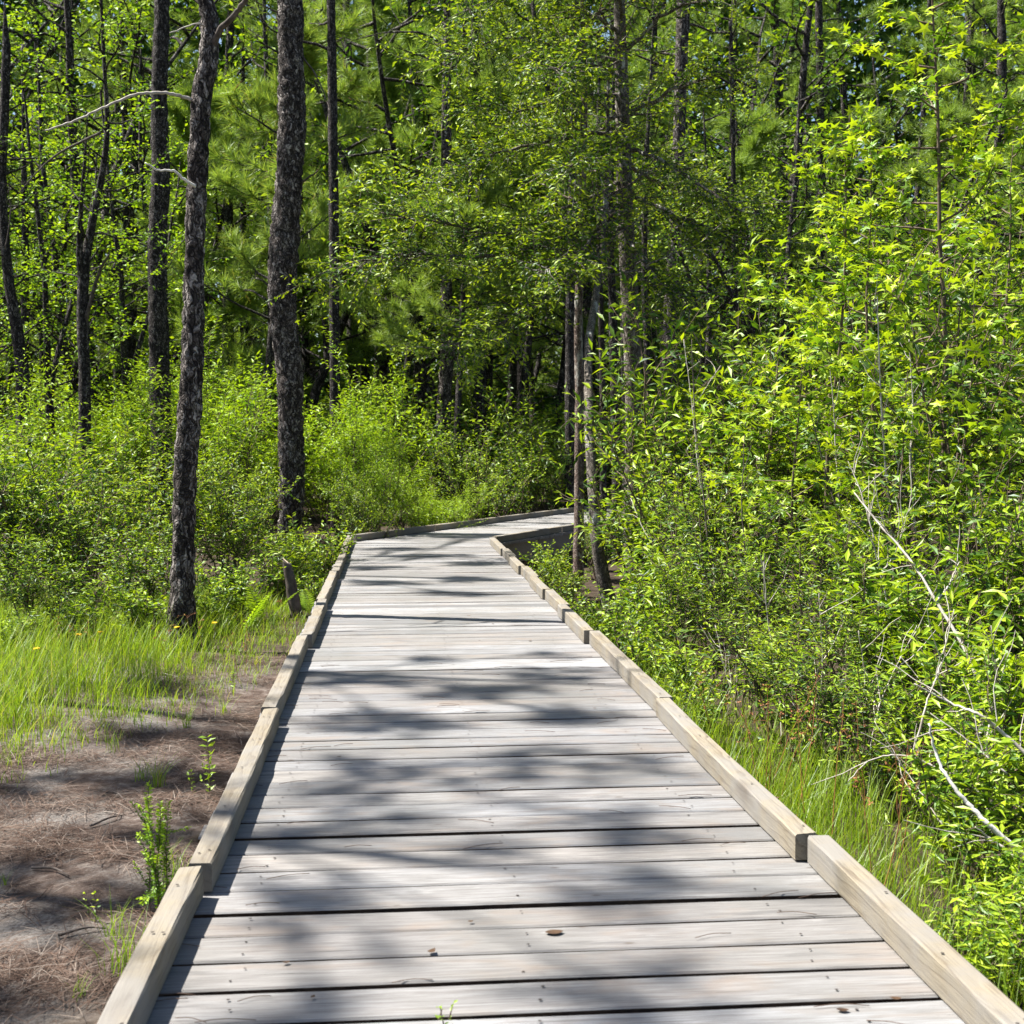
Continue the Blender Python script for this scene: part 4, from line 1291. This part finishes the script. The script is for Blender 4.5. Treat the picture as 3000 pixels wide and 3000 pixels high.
# trees standing left of the frame and above it: their crowns throw the dappled shade on the boards
def shade_tree(name, x, yv, h, seed, targets, label, dens=60, needle=.26):
    rng = np.random.default_rng(seed)
    base = np.array((x, yv, float(gz(x, yv))))
    e = empty(name, base)
    gt, gn = Geo(), Geo()
    tr = wander(rng, (0, 0, -.1), (0, 0, 1), h, 14, .03, .02)
    gt.tube(tr, np.linspace(.12, .02, 15), 12)
    sv = np.array(SUN)
    for (tx, ty, rx, ry, hh) in targets:
        c = np.array((tx, ty, 0)) + sv * hh / sv[2] - base
        t = np.clip((c[2] - .9) / h, .25, .97)
        p, _ = at(tr, t)
        b = smooth_path(np.array([p, p * .5 + c * .5 + np.array((0, 0, .25)), c]), 9)
        gt.tube(b, np.linspace(.018, .006, 9), 5, cap=False)
        ncl = max(4, int((38 if ty < 6 else 64) * rx * ry * 4))
        for k in range(ncl):
            a, r = rng.uniform(0, 6.28), math.sqrt(rng.random())
            q = c + np.array((math.cos(a) * r * rx, math.sin(a) * r * ry, rng.normal(0, .25)))
            w = smooth_path(np.array([at(b, rng.uniform(.6, 1))[0], (c + q) / 2 + rng.normal(0, .05, 3), q]), 4)
            gt.tube(w, (.006, .005, .004, .003), 4, cap=False)
            needle_clump(gn, rng, q, w[-1] - w[-2], dens, needle, 0, 1.5)
    gn.build('crown', M['needle'], e); gt.build('trunk', M['pine_bark'], e)
    tag(e, label, 'pine tree')


shade_tree('pine_tree', -6.0, 6.4, 14, 501, [
    (-.16, 2.9, .20, .5, 10.6), (-.22, 3.9, .18, .5, 10.2), (-.18, 4.8, .22, .4, 10.0), (.66, 3.1, .18, .5, 11.0), (.70, 4.0, .18, .4, 10.8), (.76, 4.8, .20, .4, 10.6),
    (-.05, 5.5, .36, .4, 9.8), (.62, 5.7, .36, .34, 10.0), (1.1, 5.5, .16, .2, 10.8), (.3, 4.5, .10, .12, 9.4),
    (-1.5, 3.9, .4, .35, 9.2), (-1.2, 4.9, .4, .3, 9.0), (-1.8, 5.4, .4, .25, 9.0), (-1.1, 5.9, .35, .3, 8.8), (-.85, 3.2, .2, .35, 9.2), (-1.9, 4.5, .3, .2, 9.3)],
    'tall pine left of the picture whose crown shades the nearest boards', 46)
shade_tree('pine_tree', -6.1, 10.2, 15, 502, [
    (-.1, 6.6, .45, .26, 10.8), (.95, 6.7, .30, .28, 10.6), (.45, 7.4, .36, .28, 11.0), (-.25, 7.8, .32, .28, 10.4), (1.0, 7.9, .2, .3, 10.4), (.15, 8.5, .22, .10, 11.2), (.95, 8.7, .14, .12, 10.8),
    (-1.4, 6.8, .5, .3, 9.6), (-1.0, 7.7, .35, .3, 9.4), (-1.7, 7.9, .3, .3, 9.4), (-2.2, 6.6, .3, .3, 9.5), (-1.9, 9.4, .4, .3, 9.6)],
    'tall pine left of the picture whose crown dapples the middle boards', 46)
shade_tree('pine_tree', -6.9, 16.2, 15, 503, [
    (.6, 12.2, .34, .24, 10.6), (-.1, 13.2, .40, .30, 11.0), (.75, 13.5, .40, .34, 10.8), (-.2, 14.8, .45, .26, 11.0), (.9, 15.2, .3, .25, 10.6), (.4, 16.3, .6, .3, 11.0), (.0, 17.4, .5, .3, 11.2), (1.2, 19.6, .6, .3, 11.4)],
    'tall pine left of the picture whose crown shades the boards before the bend', 46)

# ================================================================== GRASS, STRAW AND SMALL GROWTH
def blades(g, rng, x, yv, h, w, lean=.35, mat=0, seg=3):
    n = len(x)
    z = gz(x, yv) - .01
    a = rng.uniform(0, 6.283, n); l = np.abs(rng.normal(lean, .18, n))
    d = np.stack([np.cos(a), np.sin(a), np.zeros(n)], -1)
    sd = np.stack([-np.sin(a + rng.normal(0, .6, n)), np.cos(a), np.zeros(n)], -1)
    base = np.stack([x, yv, z], -1)
    rows = []
    for k in range(seg + 1):
        t = k / seg
        c = base + d * (l * h * t * t)[:, None] + np.array((0, 0, 1.0)) * (h * t * (1 - .25 * l * t))[:, None]
        ww = (w * (1 - t) ** .7 * .5)[:, None]
        if k < seg:
            rows += [c - sd * ww, c + sd * ww]
        else:
            rows += [c]
    v = np.stack(rows, 1)
    m = v.shape[1]
    base_i = (np.arange(n) * m)[:, None]
    quads = np.concatenate([base_i + np.array([2 * k, 2 * k + 1, 2 * k + 3, 2 * k + 2])[None] for k in range(seg - 1)])
    tris = base_i + np.array([m - 3, m - 2, m - 1])[None]
    nv0 = g.nv
    g.add(v.reshape(-1, 3), quads, mat)
    g.f.append((tris.astype(np.int32) + nv0, mat, False))


def grass_fields():
    rng = np.random.default_rng(31)
    # sunny grass left of the sand
    g = Geo()
    n = 175000
    yv = rng.uniform(5.2, 15, n); x = -rng.uniform(.68, 8.0, n)
    den = np.clip((sand_edge(yv) - x + .06) / .38, 0, 1)
    clump = .5 + .5 * np.sin(x * 5.3 + np.sin(yv * 4.1) * 2) * np.sin(yv * 4.7 + x * 2)
    tus = .5 + .5 * np.sin(x * 17 + 3 * np.sin(yv * 7)) * np.sin(yv * 15 + 2 * np.sin(x * 9))
    keep = (rng.random(n) < den * (.25 + .75 * clump) * (.3 + .7 * tus)) & (x > -.55 * yv - .6)
    x, yv = x[keep], yv[keep]
    den = np.clip((sand_edge(yv) - x) / 1.0, .35, 1)
    blades(g, rng, x, yv, rng.uniform(.12, .42, len(x)) * den * (.7 + .6 * tus[keep]), rng.uniform(.003, .007, len(x)), .5)
    tag(g.build('grass', M['grass']), 'sunny bright green grass left of the bare sandy ground', 'grass', None, 'stuff')
    # grass along the right kerb
    g = Geo()
    n = 16000
    yv = rng.uniform(2.6, 13.0, n); x = 1.50 + np.abs(rng.normal(0, .5, n))
    kp = (.5 + .5 * np.sin(x * 6 + 2 * np.sin(yv * 3)) * np.sin(yv * 5)) * np.clip((8.5 - yv) / 2.5, .45, 1) > rng.random(n) * .8
    x, yv = x[kp], yv[kp]; n = len(x)
    blades(g, rng, x, yv, rng.uniform(.16, .50, n), rng.uniform(.003, .006, n), .4)
    tag(g.build('grass', M['grass']), 'long pale green grass along the outer side of the right kerb', 'grass', None, 'stuff')


grass_fields()


def straw():
    rng = np.random.default_rng(8)
    g = Geo()
    n = 120000
    yv = rng.uniform(2.0, 10.8, n); x = rng.uniform(-3.6, -.70, n)
    cl = np.sin(x * 3.1 + 1.3 * np.sin(yv * 2.3)) * np.sin(yv * 3.7 + x) + .6 * np.sin(yv * 9 + x * 4)
    keep = rng.random(n) < np.clip(.42 + .62 * cl, .05, 1)
    keep &= x > sand_edge(yv) - .9
    x, yv = x[keep], yv[keep]; m = len(x)
    a = rng.uniform(0, 6.283, m)
    ax = np.stack([np.cos(a), np.sin(a), rng.normal(.02, .10, m)], -1)
    tv = np.array([(0, .009, 0), (0, -.009, 0), (.5, -.010, .03), (.5, .010, .03), (1, .004, 0), (1, -.004, 0)], float)
    tf = np.array([(0, 1, 2, 3), (3, 2, 5, 4)])
    pos = np.stack([x, yv, gz(x, yv) + rng.uniform(.004, .020, m)], -1)
    g.leaves((tv, tf), pos, ax, np.array((0, 0, 1.0)) + rng.normal(0, .15, (m, 3)), rng.uniform(.07, .17, m))
    tag(g.build('pine_straw', M['straw']), 'reddish brown fallen pine needles over the sandy ground left of the boardwalk', 'pine straw', None, 'stuff')


straw()


def tuft(u, v, label, n=40, h=.28, r=.06, mat='grass', name='grass_tuft', d=None):
    """a tuft standing on the ground where the picture shows its foot"""
    rr = ray(u, v); t = (CAMZ + .31) / -rr.z
    x0, y0 = rr.x * t, rr.y * t
    if d:
        p = P(u, v, d); x0, y0 = p[0], d
    rng = np.random.default_rng(int(u * 7 + v))
    g = Geo()
    a = rng.uniform(0, 6.28, n); q = rng.uniform(0, r, n)
    blades(g, rng, x0 + q * np.cos(a), y0 + q * np.sin(a), rng.uniform(.5, 1.1, n) * h, rng.uniform(.003, .005, n), .55)
    o = g.build(name, M[mat])
    tag(o, label, 'grass tuft')


tuft(245, 1850, 'ragged grass tuft beside the nearest left kerb timber', 46, .26, .09)
tuft(300, 1480, 'dark thin grass tuft in the middle of the bare sandy ground', 30, .22, .04)
tuft(270, 1470, 'smaller grass tuft left of the dark thin tuft on the sand', 20, .18, .05)
tuft(215, 1420, 'grass tuft at the far edge of the bare sand', 24, .16, .05)
tuft(350, 1370, 'grass tuft on pale sand left of the third left kerb timber', 26, .18, .05)
tuft(330, 1660, 'grass tuft against the left kerb joint', 26, .18, .06)
tuft(10, 1665, 'single small bright tuft at the left edge on the straw', 9, .10, .02)
tuft(150, 1900, 'tiny tuft of yellowish grass at the bottom of the bare ground', 14, .10, .04)
tuft(210, 1780, 'thin grass tuft left of the feathery weed foot', 18, .2, .05)
tuft(420, 1340, 'pale grass tuft touching the left kerb on the light sand', 22, .2, .05)


def ground_at(u, v, h=.31):
    rr = ray(u, v); t = (CAMZ + h) / -rr.z
    return np.array((rr.x * t, rr.y * t, float(gz(rr.x * t, rr.y * t))))


def weed(u, v, height, label, tpl='lance', size=.022, mat='heart', spacing=.008, nst=1, side=0, name='weed', lean=.05, x=None):
    p = ground_at(u, v) if x is None else np.array(x)
    rng = np.random.default_rng(int(u + 3 * v))
    e = empty(name, p)
    gs, gl = Geo(), Geo()
    for k in range(nst):
        st = wander(rng, (rng.normal(0, .02), rng.normal(0, .02), -.01), (rng.normal(0, lean + .05 * (nst > 1)), rng.normal(0, lean), 1), height * rng.uniform(.75, 1) if nst > 1 else height, 8, .02, .07)
        gs.tube(st, np.linspace(.0028, .001, 9), 4, cap=False)
        leaf_twig(gl, rng, st, tpl, size, spacing, 0, .12, .7, per=2)
        for q in range(side):
            pp, dd = at(st, rng.uniform(.1, .8))
            w = wander(rng, pp, dd + rng.normal(0, .5, 3), height * .22, 4, .05, .1)
            leaf_twig(gl, rng, w, tpl, size * .8, spacing, 0, .05, .7, per=2)
            gs.tube(w, np.linspace(.0015, .0008, 5), 3, cap=False)
    gs.build('stem', M['stem'], e); gl.build('leaves', two(M[mat]), e)
    tag(e, label, 'weed')


weed(285, 1745, .50, 'tall thin feathery weed on the bare ground left of the kerb', 'diam', .020, 'lime', .006, 4, 7)
weed(405, 1505, .30, 'bright oval leaved sprig beside the left kerb', 'oval', .042, 'heart', .022, 1, 2)
weed(440, 1290, .12, 'small bright sprig on the pale sand by the kerb', 'oval', .03, 'heart', .02, 2, 0)
weed(360, 1490, .14, 'little sprig left of the bright oval leaved sprig', 'oval', .025, 'heart', .02, 2, 0)
weed(185, 1745, .12, 'tiny weed on the needle litter near the bottom left', 'oval', .02, 'lance', .02, 2, 0)
pl = P(822, 1893, 3.26)
gy = min(gaps, key=lambda q: abs(q - 3.24))
weed(822, 1893, .075, 'tiny seedling growing through a gap between the nearest boards', 'oval', .016, 'heart', .016, 3, 0, 'seedling', .12, (pl[0], gy + .004, -.02))


def fern(u, v, d, label, n=5, L=.55):
    p = P(u, v, d); p[2] = float(gz(p[0], d))
    rng = np.random.default_rng(int(u))
    e = empty('fern', p)
    for k in range(n):
        a = rng.uniform(0, 6.28)
        st = wander(rng, (0, 0, 0), (math.cos(a) * .6, math.sin(a) * .6, 1), L * rng.uniform(.7, 1.1), 9, -.08, .05)
        g = Geo(); g.tube(st, np.linspace(.003, .001, 10), 3, cap=False)
        m = 13; ts = np.linspace(.22, 1, m)
        pos = np.array([at(st, t)[0] for t in ts]); dd = np.array([at(st, t)[1] for t in ts])
        sd = np.cross(dd, (0, 0, 1.0)); sd /= np.linalg.norm(sd, axis=1, keepdims=True)
        nn = np.cross(sd, dd)
        sz = .085 * np.sin(np.pi * (ts * .82 + .14)) + .008
        for s in (1, -1):
            g.leaves(PINNA, pos, sd * s + dd * .45, nn, sz)
        g.build('frond', M['fern'], e)
    tag(e, label, 'fern')


fern(500, 1165, 12.4, 'bright fern with arching fronds left of the stump')
fern(455, 1170, 12.0, 'fern left of the bright fern, half in the grass', 5, .5)
fern(585, 1160, 12.9, 'small fern against the left kerb beside the stump', 4, .35)
fern(530, 1075, 14.5, 'fern behind the stump in shade', 5, .5)


def stump():
    p = P(560, 1165, 12.9); p[2] = float(gz(p[0], 12.9))
    e = empty('tree_stump', p)
    g = Geo()
    z = np.linspace(-.05, .52, 14)
    pts = np.stack([-.085 * z / .52, 0 * z, z], -1)
    pts = np.vstack([pts, [[-.092, 0, .535]]])
    rad = np.r_[np.linspace(.065, .046, 14), .046]
    g.tube(pts, rad, 14, disp=np.random.default_rng(3).normal(0, .003, (15, 14)))
    o = g.build('stub_trunk', M['limb'], e)
    me = o.data
    for v_ in me.vertices:                       # slanting saw cut
        if v_.co.z > .44:
            v_.co.z -= (v_.co.x + .09) * .9
    top = Geo(); a = np.linspace(0, 6.283, 14, endpoint=False)
    q = np.stack([-.092 + .043 * np.cos(a), .043 * np.sin(a), np.zeros(14)], -1)
    q[:, 2] = .540 - (q[:, 0] + .09) * .9
    top.add(np.vstack([q, [[-.092, 0, .5425]]]), [(k, (k + 1) % 14, 14) for k in range(14)], 0)
    top.build('cut_face', M['cut_wood'], e)
    tag(e, 'short dark stump with a pale slanting cut top beside the left kerb', 'stump')


stump()


def flower(u, v, label, h=.32):
    p = ground_at(u, v + 30)
    rng = np.random.default_rng(int(u))
    e = empty('wildflower', p)
    g = Geo(); st = wander(rng, (0, 0, 0), (.05, 0, 1), h, 5, 0, .06); g.tube(st, .0018, 4); g.build('stem', M['stem'], e)
    g = Geo(); n = 14; a = np.linspace(0, 6.28, n)
    ax = np.stack([np.cos(a), np.sin(a), rng.uniform(.1, .6, n)], -1)
    g.leaves(OVAL, np.repeat(st[-1:], n, 0), ax, np.tile((0, 0, 1.0), (n, 1)), .026)
    g.build('petals', M['yellow'], e)
    tag(e, label, 'flower')


flower(190, 1258, 'yellow wildflower in the grass, middle one of the left three')
flower(152, 1262, 'yellow wildflower in the grass left of centre of the lawn edge')
flower(55, 1285, 'yellow wildflower nearest the left edge')
flower(325, 1235, 'yellow wildflower below the foot of the flaky pine')
flower(402, 1215, 'yellow wildflower right of the foot of the flaky pine')


def seed_stem(x, yv, h, seed, label, group):
    rng = np.random.default_rng(seed)
    e = empty('seed_stem', (x, yv, float(gz(x, yv))))
    g = Geo(); st = wander(rng, (0, 0, 0), (rng.normal(0, .2), rng.normal(0, .1), 1), h, 7, -.02, .07)
    g.tube(st, np.linspace(.0022, .001, 8), 4, cap=False)
    for k in range(5):
        gh = Geo()
        p, d = at(st, rng.uniform(.7, 1)); q = p + rng.normal(0, .025, 3)
        g.tube([p, (p + q) / 2 + (0, 0, .005), q], .0008, 3, cap=False)
        gh.leaves(OVAL, np.repeat(q[None], 6, 0), rng.normal(0, 1, (6, 3)), rng.normal(0, 1, (6, 3)), .013)
        gh.build('seed_head', M['rust_seed'], e)
    g.build('stalk', M['rust_seed'], e)
    tag(e, label, 'seed stem', group)


for k in range(16):
    yv = RNG.uniform(4.4, 6.4)
    seed_stem(1.62 + abs(RNG.normal(0, .22)), yv, RNG.uniform(.5, .78), 900 + k, 'russet headed stem in the grass outside the right kerb', 'russet headed stems outside the right kerb')
for k in range(12):
    yv = RNG.uniform(9.8, 11.4)
    seed_stem(sand_edge(yv) - RNG.uniform(.1, 2.0), yv, RNG.uniform(.25, .42), 940 + k, 'brown headed stem in the grass round the flaky pine foot', 'brown headed stems round the flaky pine foot')


# ------------------------------------------------------------------ dead branches in the right thicket
def dead_branch(paths, label, r=.008, mat='dead', name='dead_branch', twigs=0, seed=1, ground=True):
    rng = np.random.default_rng(seed)
    first = np.array(P(*paths[0][-1]))
    e = empty(name, first)
    for k, pth in enumerate(paths):
        g = Geo()
        q = smooth_path(np.array([P(*z) for z in pth]) - first, 7 * len(pth))
        q[1:-1] += rng.normal(0, .0016, q[1:-1].shape)
        rr = r if k == 0 else r * .55
        g.tube(q, np.linspace(rr * .3, rr, len(q)), 6)
        for _ in range(twigs if k == 0 else twigs // 2):
            p, d = at(q, rng.uniform(.05, .85))
            w = wander(rng, p, -d + rng.normal(0, .6, 3) + np.array((0, 0, .3)), rng.uniform(.12, .4), 4, 0, .15)
            g.tube(w, np.linspace(.0028, .0012, 5), 4, cap=False)
        g.build('branch' if k == 0 else 'side_branch', M[mat], e)
    tag(e, label, 'dead branch')


dead_branch([[(1612, 930, 7.4), (1660, 990, 7.2), (1720, 1060, 7.0), (1770, 1140, 6.8), (1825, 1235, 6.6), (1852, 1320, 6.5), (1850, 1430, 6.4)],
             [(1810, 1060, 7.0), (1790, 1105, 6.9), (1765, 1135, 6.8)], [(1900, 1420, 6.3), (1880, 1370, 6.4), (1856, 1300, 6.5)]],
            'longest pale dead branch, slanting down right to the long leaved shrubs', .013, twigs=7, seed=1)
dead_branch([[(1725, 1290, 5.2), (1790, 1325, 5.2), (1850, 1350, 5.1), (1900, 1390, 5.1), (1990, 1470, 5.0)],
             [(1755, 1345, 5.2), (1830, 1400, 5.1), (1900, 1460, 5.0)]],
            'thin grey dead branch entering from the right edge above the forked one', .009, twigs=6, seed=2)
dead_branch([[(1752, 1365, 4.9), (1765, 1420, 4.9), (1790, 1470, 4.85), (1830, 1520, 4.8), (1870, 1560, 4.75), (1960, 1640, 4.7)]],
            'stout bleached dead branch with a blunt upper end at the lower right', .012, 'white_wood', seed=3)
dead_branch([[(1600, 1475, 5.3), (1640, 1435, 5.3), (1700, 1425, 5.25), (1760, 1445, 5.2), (1850, 1500, 5.1), (1880, 1620, 5.0)],
             [(1650, 1360, 5.4), (1700, 1440, 5.3), (1740, 1500, 5.2), (1780, 1560, 5.1)]],
            'arching thin dead branch over the russet grass patch', .006, twigs=5, seed=4)
dead_branch([[(1640, 1000, 8.0), (1662, 1080, 8.0), (1680, 1170, 8.0), (1690, 1260, 8.0), (1680, 1360, 8.0)],
             [(1600, 870, 8.2), (1625, 930, 8.1), (1650, 1020, 8.0)], [(1720, 940, 8.0), (1690, 1040, 8.0), (1660, 1085, 8.0)],
             [(1740, 1120, 7.9), (1705, 1230, 8.0), (1690, 1290, 8.0)]],
            'grey many forked dead sapling in the middle of the right thicket', .010, twigs=14, seed=5)
dead_branch([[(1655, 560, 9.5), (1660, 700, 9.5), (1668, 850, 9.5), (1680, 980, 9.5), (1684, 1150, 9.5)],
             [(1720, 760, 9.4), (1700, 860, 9.4), (1680, 960, 9.5)]],
            'upright pale dead stem beside the star leaved sapling stems', .011, twigs=10, seed=6)
dead_branch([[(1190, 940, 13), (1215, 1000, 12.8), (1250, 1060, 12.6), (1262, 1150, 12.5), (1262, 1260, 12.4)],
             [(1262, 1030, 12.6), (1272, 1130, 12.5), (1262, 1180, 12.5)]],
            'pale forked twig hanging over the right kerb near the curved stem', .010, twigs=4, seed=7)
dead_branch([[(1290, 640, 12.5), (1305, 760, 12.4), (1320, 900, 12.3), (1345, 1050, 12.2), (1352, 1250, 12.1)],
             [(1300, 780, 12.4), (1340, 720, 12.4), (1360, 690, 12.3)]],
            'long bare whip rising left of the tall pale tipped shrub', .009, twigs=6, seed=8)
dead_branch([[(1350, 1180, 9.6), (1370, 1270, 9.5), (1395, 1340, 9.4), (1425, 1420, 9.3)],
             [(1390, 1240, 9.5), (1385, 1300, 9.5)]],
            'short bare stem behind the right kerb at mid length', .008, twigs=6, seed=9)
dead_branch([[(1840, 1560, 4.6), (1880, 1590, 4.6), (1945, 1640, 4.5)]], 'short pale dead twig at the right edge below the stout bleached branch', .007, twigs=2, seed=10)
dead_branch([[(340, 1278, 9.7), (290, 1268, 9.9), (240, 1278, 10.1), (200, 1300, 10.2)]], 'thin bent dry stalk lying in the grass before the flaky pine', .006, seed=11)
dead_branch([[(35, 365, 18), (70, 325, 18), (110, 290, 18), (190, 250, 18)], [(15, 360, 18), (20, 400, 18), (10, 470, 18)]], 'dark leaning branch crossing the upper left corner', .02, 'limb', twigs=4, seed=12)


STEMS = [
 ([(1305, 640, 11.4), (1312, 800, 11.4), (1330, 960, 11.3), (1345, 1150, 11.3), (1350, 1290, 11.2)], 'limb', .010, 'dark upright bare stem behind the leggy shrubs near the right kerb'),
 ([(1405, 820, 10.2), (1400, 960, 10.2), (1412, 1130, 10.1), (1408, 1330, 10.1)], 'limb', .009, 'dark slender stem right of the long bare whip'),
 ([(1525, 760, 9.8), (1560, 900, 9.7), (1600, 1020, 9.6), (1640, 1120, 9.5), (1665, 1250, 9.4)], 'limb', .011, 'dark stem slanting down right below the star leaved saplings'),
 ([(1440, 1060, 8.4), (1450, 1180, 8.4), (1470, 1290, 8.3), (1475, 1400, 8.2)], 'dead', .007, 'grey upright twig behind the second kerb timber'),
 ([(1545, 1120, 7.2), (1552, 1260, 7.2), (1540, 1370, 7.1), (1530, 1460, 7.0)], 'dead', .006, 'thin grey twig rising behind the russet grass'),
 ([(1620, 1190, 6.8), (1632, 1290, 6.8), (1618, 1400, 6.7), (1600, 1500, 6.6)], 'dead', .006, 'pale twig standing over the russet grass'),
 ([(1800, 1150, 6.0), (1775, 1250, 6.0), (1745, 1340, 5.9), (1720, 1440, 5.9)], 'dead', .007, 'grey twig crossing the longest dead branch'),
 ([(1870, 1180, 5.6), (1880, 1290, 5.6), (1862, 1400, 5.5), (1870, 1520, 5.4)], 'dead', .006, 'pale upright twig among the long leaved shoots at the right edge'),
 ([(1730, 1180, 6.6), (1690, 1260, 6.6), (1660, 1330, 6.5), (1640, 1420, 6.4)], 'dead', .005, 'fine grey twig leaning left over the arching dead branch'),
 ([(1560, 640, 10.6), (1572, 760, 10.6), (1580, 900, 10.5), (1592, 1060, 10.5)], 'dead', .008, 'pale stem half hidden left of the grey many forked sapling'),
 ([(1715, 640, 9.9), (1722, 760, 9.9), (1718, 880, 9.8), (1730, 1040, 9.8)], 'dead', .010, 'pale stem just left of the tallest sapling stem'),
 ([(1738, 560, 13.5), (1745, 720, 13.5), (1742, 880, 13.5), (1750, 1040, 13.4), (1748, 1150, 13.4)], 'limb', .040, 'thick dark trunk in the gap left of the tallest sapling stem'),
 ([(1830, 620, 12.5), (1812, 760, 12.5), (1800, 900, 12.4), (1778, 1040, 12.4), (1770, 1160, 12.3)], 'limb', .022, 'dark leaning stem right of the tallest sapling stem'),
 ([(1600, 560, 13.0), (1612, 700, 13.0), (1606, 860, 12.9), (1618, 1040, 12.9)], 'limb', .020, 'dark stem in the shade between the two left star leaved saplings'),
 ([(1252, 860, 12.9), (1262, 960, 12.8), (1285, 1080, 12.7), (1290, 1200, 12.6)], 'limb', .009, 'dark stem left of the dark upright bare stem'),
]
for k, (pth, mt, rr, lab) in enumerate(STEMS):
    dead_branch([pth], lab, rr, mt, 'bare_stem', twigs=7, seed=60 + k)
for k, (u, v, du, dv, lab) in enumerate([
 (60, 1640, 70, 22, 'short brown stick lying on the needle litter at the left edge'), (170, 1560, 60, -18, 'thin stick on the bare ground left of the feathery weed'),
 (110, 1780, 90, -10, 'longest stick on the needle litter at the bottom left'), (300, 1400, 46, 10, 'small stick on the sand behind the dark thin tuft'),
 (195, 1500, 40, 14, 'grey stick fragment on the upper bare ground')]):
    a, b = ground_at(u, v), ground_at(u + du, v + dv)
    g = Geo(); q = smooth_path(np.array([a * 0, (b - a) * .5 + np.array((.01, .02, .008)), b - a]), 8); q[:, 2] += .012
    g.tube(q, np.linspace(.006, .003, 8), 6)
    o = g.build('fallen_stick', M['limb']); o.location = a
    tag(o, lab, 'stick')


# ------------------------------------------------------------------ small litter on the boards
def litter(u, v, label, size=.04, curl=.5, rz=0., name='fallen_leaf', mat='dry_leaf'):
    rr = ray(u, v); t = CAMZ / -rr.z
    x, yv = rr.x * t, rr.y * t
    size *= .62; curl *= .45
    g = Geo(); n = 7
    v_ = []
    for i in range(n):
        t_ = i / (n - 1); w = .32 * math.sin(math.pi * min(1, t_ * .94 + .05)) ** .8
        c = curl * (t_ - .5) ** 2 * 1.6
        for sgn in (-1, 0, 1):
            v_.append((t_ - .5, sgn * w, c + (abs(sgn) * w * .55 * curl)))
    f = []
    for i in range(n - 1):
        for j in range(2):
            a = i * 3 + j
            f.append((a, a + 1, a + 4, a + 3))
    g.add(np.array(v_) * size, f, 0, True)
    o = g.build(name, M[mat])
    o.location = (x, yv, .004 + .002); o.rotation_euler = (0, 0, rz)
    tag(o, label, 'leaf')


litter(814, 1800, 'curled brown leaf standing on the boards, lower centre left', .05, 1.1, .9)
litter(1046, 1762, 'long brown dry leaf lying across a board, lower centre', .085, .12, .1)
litter(540, 1820, 'brown leaf scrap near the left kerb, second board row', .035, .7, .4)
litter(590, 1885, 'reddish leaf scrap near the bottom of the left boards', .03, .5, 1.2)
litter(1690, 1888, 'dark leaf scrap at the bottom right by the kerb', .045, .5, -.3)
litter(1590, 1910, 'russet leaf scrap left of the bottom right kerb', .05, .4, -.2)
litter(1122, 1338, 'dark round scrap on the right middle boards', .035, .4, 0)
litter(888, 1742, 'small dark fleck right above the curled leaf', .028, .5, .2)
litter(885, 1163, 'small brown leaf on the far boards left of centre', .06, .5, .2)
litter(1000, 1210, 'brown leaf on the far boards right of centre', .05, .5, .9)
litter(930, 1178, 'tiny brown leaf between the two far leaves', .04, .6, 1.9)
litter(1020, 1130, 'dark leaf on the far boards near the right kerb', .05, .5, .3)
litter(905, 1210, 'yellowish leaf on the far sunny boards', .035, .5, 2.2)
litter(1465, 1508, 'yellow brown leaf lying on top edge beside the second right kerb', .04, .5, .5)
litter(1340, 1420, 'small yellow leaf in the right middle boards', .03, .5, .5)
litter(640, 1430, 'dry leaf fragment on the shaded left boards', .035, .5, .4)


def needle_bits():
    rng = np.random.default_rng(66)
    for k in range(70):
        side = rng.random() < .6
        yv = rng.uniform(3.0, 8.5); x = (rng.uniform(-.545, -.38) if side and k % 3 else rng.uniform(1.08, 1.29) if side else rng.uniform(-.3, 1.25))
        g = Geo(); a = rng.uniform(-.5, .5) + (math.pi if rng.random() < .5 else 0); L = rng.uniform(.08, .16)
        q = np.array([(0, 0, .0035), (L * .5 * math.cos(a), L * .5 * math.sin(a) + .01, .005), (L * math.cos(a), L * math.sin(a), .0035)])
        g.tube(smooth_path(q, 7), .0011, 4)
        o = g.build('fallen_needle', M['straw']); o.location = (x, yv, .003)
        tag(o, 'single brown pine needle lying on the boards', 'pine needle', 'pine needles lying on the boards')


needle_bits()

# ================================================================== LIGHT
w = bpy.data.worlds.new("World"); sc.world = w; w.use_nodes = True
nt = w.node_tree
bg = nt.nodes['Background']
sky = nt.nodes.new('ShaderNodeTexSky'); sky.sky_type = 'NISHITA'; sky.sun_disc = False
sky.sun_elevation = math.asin(SUN.z); sky.sun_rotation = math.atan2(SUN.x, SUN.y)
nt.links.new(sky.outputs[0], bg.inputs[0]); bg.inputs[1].default_value = 0.05
sl = bpy.data.lights.new('sun', 'SUN'); so = bpy.data.objects.new('sun', sl); COL.objects.link(so)
so.rotation_euler = SUN.to_track_quat('Z', 'Y').to_euler()
so.location = (-10, 5, 30)
sl.energy = 5.0; sl.angle = R(.53); sl.color = (1, .95, .87)

sc.view_settings.view_transform = 'Standard'; sc.view_settings.look = 'None'
sc.view_settings.gamma = 1; sc.view_settings.exposure = 1.85
c = sc.cycles
c.max_bounces = 6; c.diffuse_bounces = 3; c.glossy_bounces = 2; c.transmission_bounces = 4; c.transparent_max_bounces = 4
c.use_denoising = True
try:
    c.denoiser = 'OPENIMAGEDENOISE'; c.denoising_prefilter = 'ACCURATE'; c.denoising_input_passes = 'RGB_ALBEDO_NORMAL'
except Exception:
    pass
c.use_adaptive_sampling = True; c.adaptive_threshold = 0.012
sc.render.film_transparent = False
